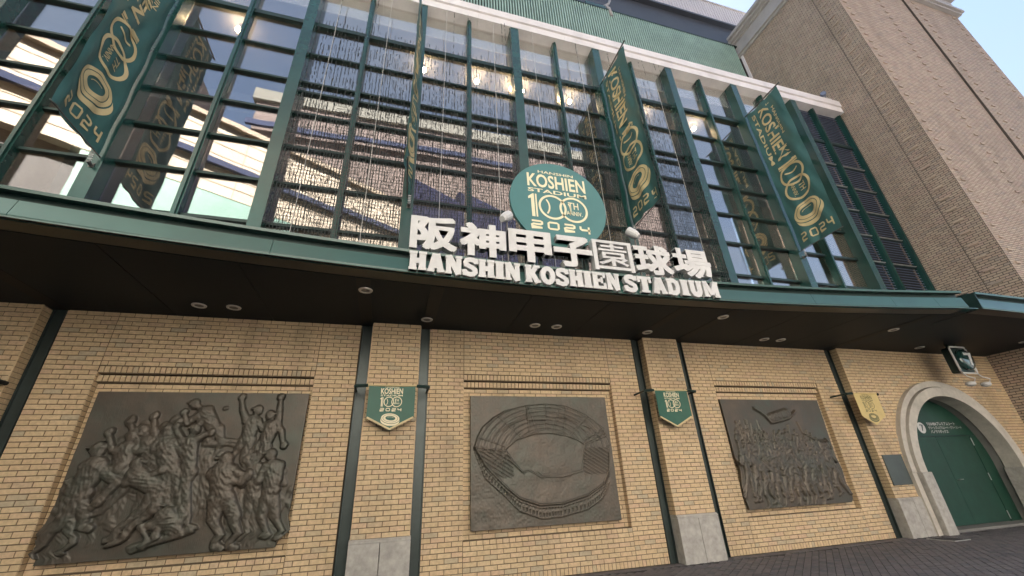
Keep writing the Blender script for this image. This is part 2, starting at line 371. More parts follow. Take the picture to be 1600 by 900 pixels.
# ------------------------------------------------------------------ bricks
UNIT = {}
def unit_brick(m):
    """one brick, 1 x 1 x 1, front at y=0, slightly chamfered"""
    if m.name in UNIT: return UNIT[m.name]
    mb = MB(); mb.box(0, 1, 0, 0.02, 0, 1); me = mb.mesh('brick', m); UNIT[m.name] = me; return me
def course_bricks(u0, u1, z0, z1, skip=None, L=.22, H=.0722, shift=0.0, minlen=.035):
    out = []; n = int(round((z1-z0)/H)); 
    for k in range(n):
        za = z0+k*(z1-z0)/n; zb = z0+(k+1)*(z1-z0)/n
        off = (shift+(L/2 if k % 2 else 0)) % L
        segs = [(u0, u1)]
        if skip:
            for a, b in skip((za+zb)/2):
                ns = []
                for p, q in segs:
                    if b <= p or a >= q: ns.append((p, q)); continue
                    if a > p: ns.append((p, a))
                    if b < q: ns.append((b, q))
                segs = ns
        for p, q in segs:
            e = math.floor((p-off)/L)*L+off; x = p
            while x < q-1e-6:
                e += L; nx = min(max(e, x), q)
                if q-nx < minlen: nx = q
                if nx-x > minlen or (nx >= q and nx-x > .012): out.append((x, nx, za, zb)); x = nx
                elif nx-x <= minlen and nx < q: continue
                else: break
    return out
def lay(parent, bricks, plane, m, axis='Y', keep=300, name='brick', jig=.0018, gap=.0125, allstuff=False, proud=None):
    """bricks: (u0,u1,z0,z1). axis 'Y': u = X, faces -Y at y=plane; axis 'X': u = Y, faces -X at x=plane"""
    base = wloc(parent); rec = []
    for b in bricks:
        u, z = (b[0]+b[1])/2, (b[2]+b[3])/2
        p = (u, plane, z) if axis == 'Y' else (plane, u, z)
        q = project(p); s = 0
        if q and -30 < q[0] < 1630 and -30 < q[1] < 930:
            c = [project((uu, plane, zz) if axis == 'Y' else (plane, uu, zz)) for uu, zz in ((b[0], b[2]), (b[1], b[2]), (b[1], b[3]), (b[0], b[3]))]
            if all(c): s = abs((c[2][0]-c[0][0])*(c[3][1]-c[1][1])-(c[2][1]-c[0][1])*(c[3][0]-c[1][0]))/2
        rec.append((s, b))
    order = sorted(range(len(rec)), key=lambda i: -rec[i][0])
    single = set() if allstuff else {i for i in order[:keep] if rec[i][0] > 12}
    um = unit_brick(m); V = []; Fc = []; T = []
    for i, (s, b) in enumerate(rec):
        d = plane+rng.uniform(-jig, jig)-(proud(b) if proud else 0)
        g = gap/2; ja, jb = rng.uniform(-.0012, .0012, 2)
        u0, u1, z0, z1 = b[0]+g, b[1]-g, b[2]+g+ja, b[3]-g+jb
        if i in single:
            o = bpy.data.objects.new(name, um); COL.objects.link(o); o.parent = parent
            if axis == 'Y': o.location = (u0-base.x, d-base.y, z0-base.z); o.scale = (u1-u0, 1.0, z1-z0)
            else: o.location = (d-base.x, u1-base.y, z0-base.z); o.rotation_euler = (0, 0, -math.pi/2); o.scale = (u1-u0, 1.0, z1-z0)
        else:
            n = len(V); e = d+.02+(proud(b) if proud else 0)
            if axis == 'Y': V += [(u0,d,z0),(u1,d,z0),(u1,d,z1),(u0,d,z1),(u0,e,z0),(u1,e,z0),(u1,e,z1),(u0,e,z1)]
            else: V += [(d,u1,z0),(d,u0,z0),(d,u0,z1),(d,u1,z1),(e,u1,z0),(e,u0,z0),(e,u0,z1),(e,u1,z1)]
            Fc += [(n,n+1,n+2,n+3),(n+1,n,n+4,n+5),(n+3,n+2,n+6,n+7),(n,n+3,n+7,n+4),(n+2,n+1,n+5,n+6)]
            T += [rng.random()]*8
    if V:
        mb = MB(); mb.v = V; mb.f = Fc; me = mb.mesh('brickwork', m, base, fix=False)
        a = me.attributes.new('tone', 'FLOAT', 'POINT'); a.data.foreach_set('value', np.array(T, np.float32))
        o = link('brickwork', me, parent); o['kind'] = 'stuff'
    return len(single)

# ================================================================== SETTING
Hs = 4.165                      # soffit height = wall top
g = MB(); g.quad((-400, -400, -.012), (400, -400, -.012), (400, 400, -.012), (-400, 400, -.012)); struct('ground', g, m_asph)

# ---- paved forecourt: diagonal rows of small dark clay pavers, two courses along the wall
def pavement():
    base = MB().box(-8, 26, -4, 7.95, -.05, -.007); po = struct('pavement', base, m_pjoint)
    ang = math.radians(39.9); ca, sa = math.sin(ang+math.radians(10.2)), math.cos(ang+math.radians(10.2))
    rec = []
    Lp, Wp = .20, .10
    for row in range(2):                                     # border courses
        y1 = 7.58-row*.105; x = 3.0+row*.1
        while x < 20: rec.append((x+.1, y1-.0525, 0.0)); x += .205
    th = math.atan2(sa, ca)
    for i in range(-140, 140):
        for j in range(-90, 90):
            a = i*.205+(.1025 if j % 2 else 0); b = j*.105
            x = 11+a*ca-b*sa; y = 5.0+a*sa+b*ca
            if 2.2 < x < 20 and 2.2 < y < 7.30: rec.append((x, y, th))
    vis = []
    for r in rec:
        q = project((r[0], r[1], 0))
        s = 0
        if q and -20 < q[0] < 1620 and q[1] < 920: s = 1/q[2]
        vis.append((s, r))
    vis.sort(key=lambda t: -t[0])
    me = MB().box(-.0975, .0975, -.0475, .0475, -.03, 0).mesh('paver', m_paver)
    V = []; Fc = []; T = []
    for k, (s, (x, y, t)) in enumerate(vis):
        dz = rng.uniform(-.003, .003); tt = t+rng.uniform(-.01, .01)
        if k < 300 and s > 0:
            o = bpy.data.objects.new('paver', me); COL.objects.link(o); o.parent = po; o.location = (x, y, dz); o.rotation_euler = (rng.uniform(-.006, .006), rng.uniform(-.006, .006), tt)
        else:
            n = len(V); c, sn = math.cos(tt), math.sin(tt)
            for z in (dz, dz-.03):
                for a, b in ((-.0975, -.0475), (.0975, -.0475), (.0975, .0475), (-.0975, .0475)): V.append((x+a*c-b*sn, y+a*sn+b*c, z))
            Fc += [(n,n+1,n+2,n+3),(n,n+4,n+5,n+1),(n+1,n+5,n+6,n+2),(n+2,n+6,n+7,n+3),(n+3,n+7,n+4,n)]; T += [rng.random()]*8
    mb = MB(); mb.v = V; mb.f = Fc; pm = mb.mesh('paving', m_paver, fix=False)
    a = pm.attributes.new('tone', 'FLOAT', 'POINT'); a.data.foreach_set('value', np.array(T, np.float32))
    o = link('paving', pm, po); o['kind'] = 'stuff'
pavement()

# ================================================================== LOWER BRICK WALLS
WY = 7.60
def wall_bay(x0, x1, rx0, rx1, label):
    t = thing('brick_wall', label, 'wall', ((x0+x1)/2, WY, 0))
    RZ0, RZ1 = .605, 3.30
    b = MB(); yb = WY+.008
    b.box(x0, rx0, yb, WY+.4, 0, Hs); b.box(rx1, x1, yb, WY+.4, 0, Hs); b.box(rx0, rx1, yb, WY+.4, 0, RZ0-.004); b.box(rx0, rx1, yb, WY+.4, RZ1-.004, Hs)
    b.box(rx0, rx1, WY+.118, WY+.4, RZ0-.004, RZ1-.004)
    part('mortar_bed', b, m_mortar, t)
    z0 = .105
    sk = lambda z: [(rx0, rx1)] if RZ0 < z < RZ1 else []
    br = course_bricks(x0, rx0, z0, Hs, None, shift=.03)+course_bricks(rx1, x1, z0, Hs, None, shift=.07)
    br += course_bricks(rx0, rx1, z0, RZ0-.075, None, shift=.0)
    x = rx0
    while x < rx1-.05:                                          # short bricks of the recess sill
        br.append((x, min(x+.11, rx1), RZ0-.075, RZ0-.003)); x += .11
    br += course_bricks(rx0, rx1, RZ1, Hs, None, shift=.0)
    lay(t, br, WY, m_brick)
    # soldier course at the foot of the wall
    so = []; x = x0
    while x < x1-.02: so.append((x, min(x+.0735, x1), 0, .104)); x += .0735
    # two stepped soldier courses over the recess
    s1 = []; s2 = []; x = rx0; 
    while x < rx1-.02:
        s1.append((x, min(x+.0718, rx1), 3.19, 3.295)); s2.append((x, min(x+.0718, rx1), 3.06, 3.165)); x += .0718
    lay(t, so, WY+.001, m_brick, allstuff=True); lay(t, s1, WY+.003, m_brick, keep=0, allstuff=True, gap=.016); lay(t, s2, WY+.045, m_brick, allstuff=True, gap=.016)
    lb = MB().box(rx0, rx1, WY+.02, WY+.3, 3.182, 3.296); lb.box(rx0, rx1, WY+.062, WY+.3, 3.052, 3.168); part('lintel_bed', lb, m_mortar, t)
    # back of the recess
    lay(t, course_bricks(rx0, rx1, RZ0, 3.045, None, shift=.11), WY+.11, m_brick, allstuff=True)
    # reveals (brick ends) left and right
    for xs, sgn in ((rx0, 1), (rx1, -1)):
        r = MB(); z = RZ0
        while z < 3.18:
            e = xs+sgn*rng.uniform(.001, .004)
            r.box(min(xs-sgn*.004, e), max(xs-sgn*.004, e), WY+.006, WY+.109, z+.005, z+.0672); z += .0722
        part('reveal_brickwork', r, m_brick, t, kind='stuff')
    return t
wall_bay(-4.95, -.59, -4.27, -1.25, 'brick wall bay framing the baseball players relief')
wall_bay(.65, 5.02, 1.31, 4.37, 'brick wall bay framing the aerial stadium relief')
wall_bay(6.33, 10.64, 6.94, 9.97, 'brick wall bay framing the crowd relief')
def plain_wall(x0, x1, label):
    t = thing('brick_wall', label, 'wall', ((x0+x1)/2, WY, 0))
    part('mortar_bed', MB().box(x0, x1, WY+.008, WY+.4, 0, Hs), m_mortar, t)
    lay(t, course_bricks(x0, x1, 0.0, Hs, None), WY, m_brick, allstuff=True)
plain_wall(-11, -6.19, 'plain brick wall left of the leftmost pilaster')

# ---- pilasters with granite plinth and metal channels
def pilaster(cx, label, right=True, left=True):
    PY = 7.42; h = .43
    t = thing('brick_pilaster', label, 'pilaster', (cx, PY, 0), 'brick pilasters between the wall bays')
    part('mortar_core', MB().box(cx-h+.008, cx+h-.008, PY+.008, WY+.3, .7, Hs), m_mortar, t)
    lay(t, course_bricks(cx-h, cx+h, .752, Hs, None, shift=(cx-h) % .22), PY, m_brick)
    for s in (-1, 1):                                            # side returns
        r = MB(); z = .752; k = 0
        while z < Hs-.03:
            ys = (PY+.002, PY+.105, PY+.28) if k % 2 else (PY+.002, PY+.21, PY+.28)
            for a, b in zip(ys[:-1], ys[1:]): 
                xo = cx+s*(h+rng.uniform(-.001, .002))
                r.box(min(cx+s*(h-.02), xo), max(cx+s*(h-.02), xo), a+(.0 if a < PY+.01 else .005), b-.005, z+.005, z+.067)
            z += .0722; k += 1
        part('return_brickwork', r, m_brick, t, kind='stuff')
    pl = MB(); pl.box(cx-h-.012, cx-.004, PY-.045, WY+.29, -.02, .70); pl.box(cx+.004, cx+h+.012, PY-.045, WY+.29, -.02, .70)
    bevel(part('plinth', pl, m_granite, t), .006)
    cap = MB().prism([(PY-.045, .703), (PY-.045, .722), (PY-.012, .752), (WY+.2, .752), (WY+.2, .703)], cx-h-.012, cx+h+.012, 'x'); part('plinth_cap', cap, m_granite, t)
    for s, on in ((-1, left), (1, right)):
        if on:
            c = MB(); a, b = sorted((cx+s*(h+.0145), cx+s*(.612 if abs(cx-5.63) > .1 else (.60 if s < 0 else .69)))); c.box(a, b, WY+.035, WY+.15, -.01, Hs)
            c.box(a, a+.012, WY-.01, WY+.036, -.01, Hs); c.box(b-.012, b, WY-.01, WY+.036, -.01, Hs)
            part('metal_channel', c, m_chan, t)
    return t
pilaster(-5.57, 'brick pilaster at the left edge beside the players relief')
pilaster(.04, 'brick pilaster between the players relief and the stadium relief')
pilaster(5.63, 'brick pilaster between the stadium relief and the crowd relief')
pilaster(11.25, 'brick pilaster between the crowd relief and the green door', right=False)

# ---- door bay with arch
AX, AZ, R1, R2 = 13.65, 1.24, 1.72, 2.10
DX0, DX1, DY = 11.70, 16.72, 7.44
dt = thing('brick_wall', 'brick wall around the arched stone doorway', 'wall', ((DX0+DX1)/2, DY, 0))
def arch_hole(z, R=R2-.02):
    if z < AZ: return [(AX-R, AX+R)]
    d = R*R-(z-AZ)**2
    return [(AX-math.sqrt(d), AX+math.sqrt(d))] if d > 0 else []
lay(dt, course_bricks(DX0, DX1, .105, Hs, arch_hole, shift=.05), DY, m_brick)
bed = MB(); N = 40
prof = [(AX-R2+.02, 0.0)]+[(AX-(R2-.02)*math.cos(math.pi*k/N), AZ+(R2-.02)*math.sin(math.pi*k/N)) for k in range(N+1)]+[(AX+R2-.02, 0.0)]
for k in range(len(prof)-1):
    (xa, za), (xb, zb) = prof[k], prof[k+1]
    if abs(xb-xa) > 1e-4: bed.quad((xa, DY+.008, za), (xb, DY+.008, zb), (xb, DY+.008, Hs), (xa, DY+.008, Hs))
bed.quad((DX0, DY+.008, 0), (AX-R2+.02, DY+.008, 0), (AX-R2+.02, DY+.008, Hs), (DX0, DY+.008, Hs))
bed.quad((AX+R2-.02, DY+.008, 0), (DX1, DY+.008, 0), (DX1, DY+.008, Hs), (AX+R2-.02, DY+.008, Hs))
part('mortar_bed', bed, m_mortar, dt)
so_ = []; x = DX0
while x < AX-R2-.05: so_.append((x, x+.0735, 0, .104)); x += .0735
lay(dt, so_, DY+.001, m_brick, allstuff=True)
# granite dado left of the arch
da = MB().box(11.70, 11.555, 7.36, 7.5, 0, .73); 
da = MB().box(11.0, 11.60, 7.355, 7.50, -.02, .73)

at = thing('arched_doorway', 'pale stone arch around the green double door', 'doorway', (AX, 7.5, 0))
def arc_ring(ri, ro, y0, y1, z_leg):
    mb = MB(); n = 36
    def pth(r): return [(AX-r, z_leg)]+[(AX-r*math.cos(math.pi*k/n), AZ+r*math.sin(math.pi*k/n)) for k in range(n+1)]+[(AX+r, z_leg)]
    a, b = pth(ri), pth(ro); k = len(a); mb.v = [(p[0], y0, p[1]) for p in a]+[(p[0], y0, p[1]) for p in b]+[(p[0], y1, p[1]) for p in a]+[(p[0], y1, p[1]) for p in b]
    for i in range(k-1):
        mb.f += [(i, i+1, k+i+1, k+i), (2*k+i, 3*k+i, 3*k+i+1, 2*k+i+1), (i, 2*k+i, 2*k+i+1, i+1), (k+i, k+i+1, 3*k+i+1, 3*k+i)]
    mb.f += [(0, k, 3*k, 2*k), (k-1, 3*k-1, 4*k-1, 2*k-1)]
    return mb
bevel(part('arch_moulding', arc_ring(R1, R1+.225, 7.27, 7.62, 1.235), m_stone, at), .012, 2)
bevel(part('outer_moulding', arc_ring(R1+.25, R2+.015, 7.33, 7.62, 1.235), m_stone, at), .01, 2)
part('moulding_groove', arc_ring(R1+.22, R1+.255, 7.40, 7.61, .0), m_plaster, at)
for s in (-1, 1):
    a, b = sorted((AX+s*(R1-.08), AX+s*(R1+.235))); bevel(part('jamb', MB().box(a, b, 7.24, 7.62, -.01, 1.232), m_granite, at), .01)
    a, b = sorted((AX+s*(R1+.262), AX+s*(R2+.02))); part('jamb_strip', MB().box(a, b, 7.34, 7.62, -.01, 1.232), m_stone, at)
rv = MB(); n = 40
pr = [(AX-R1-.02, 0.0)]+[(AX-(R1+.02)*math.cos(math.pi*k/n), AZ+(R1+.02)*math.sin(math.pi*k/n)) for k in range(n+1)]+[(AX+R1+.02, 0.0)]
for k in range(len(pr)-1): rv.quad((pr[k][0], 7.58, pr[k][1]), (pr[k+1][0], 7.58, pr[k+1][1]), (pr[k+1][0], 8.0, pr[k+1][1]), (pr[k][0], 8.0, pr[k][1]))
part('reveal', rv, m_plaster, at, smooth=True)
part('threshold', MB().box(AX-R1, AX+R1, 7.42, 8.0, 0.002, .05), m_plaster, at)
DYY = 7.80
dd = thing('double_door', 'closed green double door under a green arched transom', 'door', (AX, DYY, .05))
leaf = MB().box(0, 1.293, 0, .05, 0, 1.97).mesh('door_leaf', m_door)
for x in (AX-1.297, AX+.004):
    lf = link('door_leaf', leaf, dd, (x-AX, .012, .01))
fr = MB(); fr.box(AX-1.40, AX-1.30, DYY, DYY+.09, .05, 2.03); fr.box(AX+1.30, AX+1.40, DYY, DYY+.09, .05, 2.03); part('door_frame', fr, m_door, dd)
tp = MB(); pts = [(AX+1.735*math.cos(math.pi*k/30), AZ+1.735*math.sin(math.pi*k/30)) for k in range(31)]
pts = [p for p in pts if p[1] > 2.05]; pts = [(AX+math.sqrt(1.735**2-(2.05-AZ)**2), 2.05)]+pts+[(AX-math.sqrt(1.735**2-(2.05-AZ)**2), 2.05)]
tp.prism(pts, DYY+.005, DYY+.05); part('transom_panel', tp, m_door, dd)
part('transom_rail', MB().box(AX-1.54, AX+1.54, DYY-.006, DYY+.06, 2.032, 2.052), m_greenD, dd)
sp = MB()
for s in (-1, 1): a, b = sorted((AX+s*1.402, AX+s*1.735)); sp.box(a, b, DYY+.008, DYY+.05, .05, 2.03)
part('side_panel', sp, m_door, dd)
for z0, z1 in ((1.79, 1.98), (.96, 1.13), (.10, .28)): part('hinge', MB().tube([(AX+1.298, DYY-.004, z0), (AX+1.298, DYY-.004, z1)], .011, 8), m_steel, lf)
ha = MB().tube([(AX+.09, DYY-.045, 1.02), (AX+.09, DYY+.01, 1.02)], .014, 8); ha.tube([(AX+.09, DYY-.045, 1.02), (AX+.20, DYY-.045, 1.02)], .010, 8); part('handle', ha, m_steel, lf)
fl = Flat(); fl.text('TOSHIBAプレミアムシート', 13.52, 2.305, 14.60, 2.39, .014); fl.text('グリーンプレミアムシート・グリーンシート', 13.53, 2.21, 14.80, 2.285, .014); fl.text('パノラマボックス', 13.56, 2.11, 14.22, 2.19, .014)
part('seat_lettering', fl.put(lambda a, b: (a, DYY+.001, b)), m_white, dd)
gd = part('gate_number_disc', MB().prism([(13.27+.135*math.cos(2*math.pi*k/28), 2.25+.135*math.sin(2*math.pi*k/28)) for k in range(28)], DYY-.002, DYY+.006), m_white, dd)
fl = Flat(); fl.line([(13.22, 2.32), (13.32, 2.32), (13.255, 2.175)], .028); part('gate_numeral', fl.put(lambda a, b: (a, DYY-.005, b)), m_greenD, gd)
for x in (12.7, 14.6): pass

pq = tag(link('wall_plaque', MB().box(10.90, 11.50, 7.395, 7.425, 1.0, 1.63).mesh('wall_plaque', m_plaque, (11.2, 7.42, 1.0)), None, (11.2, 7.42, 1.0)), 'blank grey-green metal plaque between the gold pennant and the doorway', 'plaque'); bevel(pq, .004)

fh = thing('floor_hatch', 'metal framed hatch in the paving beside the arch plinth', 'hatch', (11.09, 6.93, 0))
hp = [(10.86, 6.68), (11.32, 6.68), (11.32, 7.18), (10.86, 7.18)]
part('frame', MB().prism(hp, -.004, .0105, 'z'), m_trim, fh); cxh, cyh = sum(p[0] for p in hp)/4, sum(p[1] for p in hp)/4
part('cover', MB().prism([(cxh+(p[0]-cxh)*.88, cyh+(p[1]-cyh)*.88) for p in hp], -.002, .0125, 'z'), m_pjoint, fh)
# ================================================================== RELIEFS
def relief_mesh(name, x0, x1, z0, z1, hm, yf, left=None, right=None, thick=.05):
    nz, nx = hm.shape; xs = np.linspace(0, 1, nx); zs = np.linspace(z0, z1, nz)
    V = np.zeros((nz, nx, 3))
    for r in range(nz):
        a = x0+(left(zs[r]) if left else 0); b = x1+(right(zs[r]) if right else 0)
        V[r, :, 0] = a+(b-a)*xs; V[r, :, 1] = yf-hm[r]; V[r, :, 2] = zs[r]
    v = V.reshape(-1, 3); idx = np.arange(nz*nx).reshape(nz, nx)
    q = np.stack([idx[:-1, :-1], idx[:-1, 1:], idx[1:, 1:], idx[1:, :-1]], -1).reshape(-1, 4)
    rim = list(idx[0, :])+list(idx[1:, -1])+list(idx[-1, -2::-1])+list(idx[-2:0:-1, 0])
    back = v[rim].copy(); back[:, 1] = yf+thick; n0 = len(v); k = len(rim)
    side = np.array([[rim[i], n0+i, n0+(i+1) % k, rim[(i+1) % k]] for i in range(k)])
    c = np.array([(x0+x1)/2, yf, z0])
    me = bpy.data.meshes.new(name); me.from_pydata((np.vstack([v, back])-c).tolist(), [], np.vstack([q, side]).tolist())
    sm = np.zeros(len(me.polygons), bool); sm[:len(q)] = True; me.polygons.foreach_set('use_smooth', sm)
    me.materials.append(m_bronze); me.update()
    return me, tuple(c)
def vnoise(nz, nx, cells, seed):
    r = np.random.default_rng(seed); gx = cells; gz = max(2, int(cells*nz/nx))
    g_ = r.random((gz+2, gx+2)); z = np.linspace(0, gz-.001, nz); x = np.linspace(0, gx-.001, nx)
    zi, xi = z.astype(int), x.astype(int); fz, fx = z-zi, x-xi; fz = fz*fz*(3-2*fz); fx = fx*fx*(3-2*fx)
    a = g_[zi][:, xi]; b = g_[zi][:, xi+1]; c = g_[zi+1][:, xi]; d = g_[zi+1][:, xi+1]
    return (a*(1-fx)+b*fx)*(1-fz)[:, None]+(c*(1-fx)+d*fx)*fz[:, None]
class HM:
    def __init__(s, x0, x1, z0, z1, res):
        s.x0, s.x1, s.z0, s.z1 = x0, x1, z0, z1; s.nx = int((x1-x0)/res); s.nz = int((z1-z0)/res)
        s.X, s.Z = np.meshgrid(np.linspace(x0, x1, s.nx), np.linspace(z0, z1, s.nz)); s.h = np.zeros((s.nz, s.nx)); s.res = res
    def win(s, xa, xb, za, zb):
        i0 = max(0, int((xa-s.x0)/s.res)-1); i1 = min(s.nx, int((xb-s.x0)/s.res)+2); j0 = max(0, int((za-s.z0)/s.res)-1); j1 = min(s.nz, int((zb-s.z0)/s.res)+2)
        return slice(j0, max(j0, j1)), slice(i0, max(i0, i1))
    def cap(s, p, q, r0, r1, base=0.0, k=.62, fold=0.0, ph=0.0):
        R = max(r0, r1); sl_ = s.win(min(p[0], q[0])-R, max(p[0], q[0])+R, min(p[1], q[1])-R, max(p[1], q[1])+R)
        X, Z = s.X[sl_], s.Z[sl_]
        if X.size == 0: return
        dx, dz = q[0]-p[0], q[1]-p[1]; L2 = dx*dx+dz*dz+1e-9
        t = np.clip(((X-p[0])*dx+(Z-p[1])*dz)/L2, 0, 1); d = np.hypot(X-p[0]-t*dx, Z-p[1]-t*dz); r = r0+(r1-r0)*t
        u = d/r; val = np.where(u < 1, base+r*k*np.sqrt(np.clip(1-u*u, 0, 1)), 0)
        if fold > 0:
            sd = ((X-p[0])*dz-(Z-p[1])*dx)/math.sqrt(L2)
            val = np.where(u < .97, val+fold*(np.sin(60*t*math.sqrt(L2)+55*sd+ph)+np.sin(130*sd+ph*2+20*t))*np.sqrt(np.clip(1-u*u, 0, 1)), val)
        s.h[sl_] = np.maximum(s.h[sl_], val)
    def ridge(s, path, r, h):
        for a, b in zip(path[:-1], path[1:]):
            sl_ = s.win(min(a[0], b[0])-r, max(a[0], b[0])+r, min(a[1], b[1])-r, max(a[1], b[1])+r); X, Z = s.X[sl_], s.Z[sl_]
            dx, dz = b[0]-a[0], b[1]-a[1]; t = np.clip(((X-a[0])*dx+(Z-a[1])*dz)/(dx*dx+dz*dz+1e-9), 0, 1); d = np.hypot(X-a[0]-t*dx, Z-a[1]-t*dz)
            yield sl_, np.clip(1-d/r, 0, 1)
    def add_ridge(s, path, r, h):
        acc = np.zeros_like(s.h)
        for sl_, w_ in s.ridge(path, r, h): acc[sl_] = np.maximum(acc[sl_], w_)
        s.h += h*np.minimum(1, acc*1.6)
    def inside(s, poly):
        m = np.zeros_like(s.h, bool); n = len(poly)
        for i in range(n):
            (xa, za), (xb, zb) = poly[i], poly[(i+1) % n]
            c = ((za > s.Z) != (zb > s.Z)) & (s.X < (xb-xa)*(s.Z-za)/((zb-za) if zb != za else 1e-9)+xa); m ^= c
        return m
    def blur(s, n=1):
        for _ in range(n):
            h = s.h; p = np.pad(h, 1, 'edge'); s.h = (p[:-2, 1:-1]+p[2:, 1:-1]+p[1:-1, :-2]+p[1:-1, 2:]+4*h)/8
def figure(H, f, base, seed=0):
    hd, hr, nk, pv, aL, aR, lL, lR = f; s = hr/.08; ph = seed*1.7
    sh = .088*s                                                    # shoulder offset
    tx, tz = nk[0]-pv[0], nk[1]-pv[1]; tl = math.hypot(tx, tz)+1e-6; px, pz = tz/tl, -tx/tl
    for leg, o in ((lL, -1), (lR, 1)):
        hp = (pv[0]+px*.045*s*o, pv[1]+pz*.045*s*o); kn, ft = leg
        H.cap(hp, kn,   .095*s, .068*s, base, .78, .0022, ph+o); H.cap(kn, ft, .066*s, .038*s, base, .78, .0015, ph+o)
        fx = ft[0]+.09*s*(1 if ft[0] >= kn[0] else -1); H.cap(ft, (fx, ft[1]-.03*s), .042*s, .036*s, base)
    H.cap((pv[0], pv[1]), (nk[0]-tx*.12, nk[1]-tz*.12), .105*s, .135*s, base+.016, .62, .0025, ph)
    H.cap((nk[0]-px*sh, nk[1]-pz*sh-.03*s), (nk[0]+px*sh, nk[1]+pz*sh-.03*s), .075*s, .075*s, base+.018, .6)
    for arm in (aL, aR):
        el, hn = arm; side = -1 if math.hypot(el[0]-nk[0]+px*sh, el[1]-nk[1]+pz*sh) < math.hypot(el[0]-nk[0]-px*sh, el[1]-nk[1]-pz*sh) else 1
        a = (nk[0]+px*sh*side, nk[1]+pz*sh*side-.03*s)
        H.cap(a, el, .066*s, .050*s, base+.036, .72, .0012, ph); H.cap(el, hn, .052*s, .034*s, base+.042, .75); H.cap(hn, (hn[0]+.02*s, hn[1]+.03*s), .056*s, .050*s, base+.044, .7)
    H.cap(nk, hd, .05*s, .05*s, base+.012, .6)
    H.cap((hd[0], hd[1]-hr*.15), (hd[0], hd[1]+hr*.2), hr*.92, hr*.98, base+.022, .68)
    sg = 1 if seed % 2 else -1
    H.cap((hd[0]+sg*hr*.55, hd[1]+hr*.38), (hd[0]+sg*hr*1.35, hd[1]+hr*.28), hr*.34, hr*.2, base+.05, .5)   # cap peak
    H.cap((hd[0]+sg*hr*.75, hd[1]-hr*.1), (hd[0]+sg*hr*.92, hd[1]-hr*.2), hr*.2, hr*.16, base+.055, .6)     # nose
    H.cap((hd[0]-sg*hr*.35, hd[1]-hr*.1), (hd[0]-sg*hr*.35, hd[1]-hr*.25), hr*.2, hr*.18, base+.065, .5)    # ear
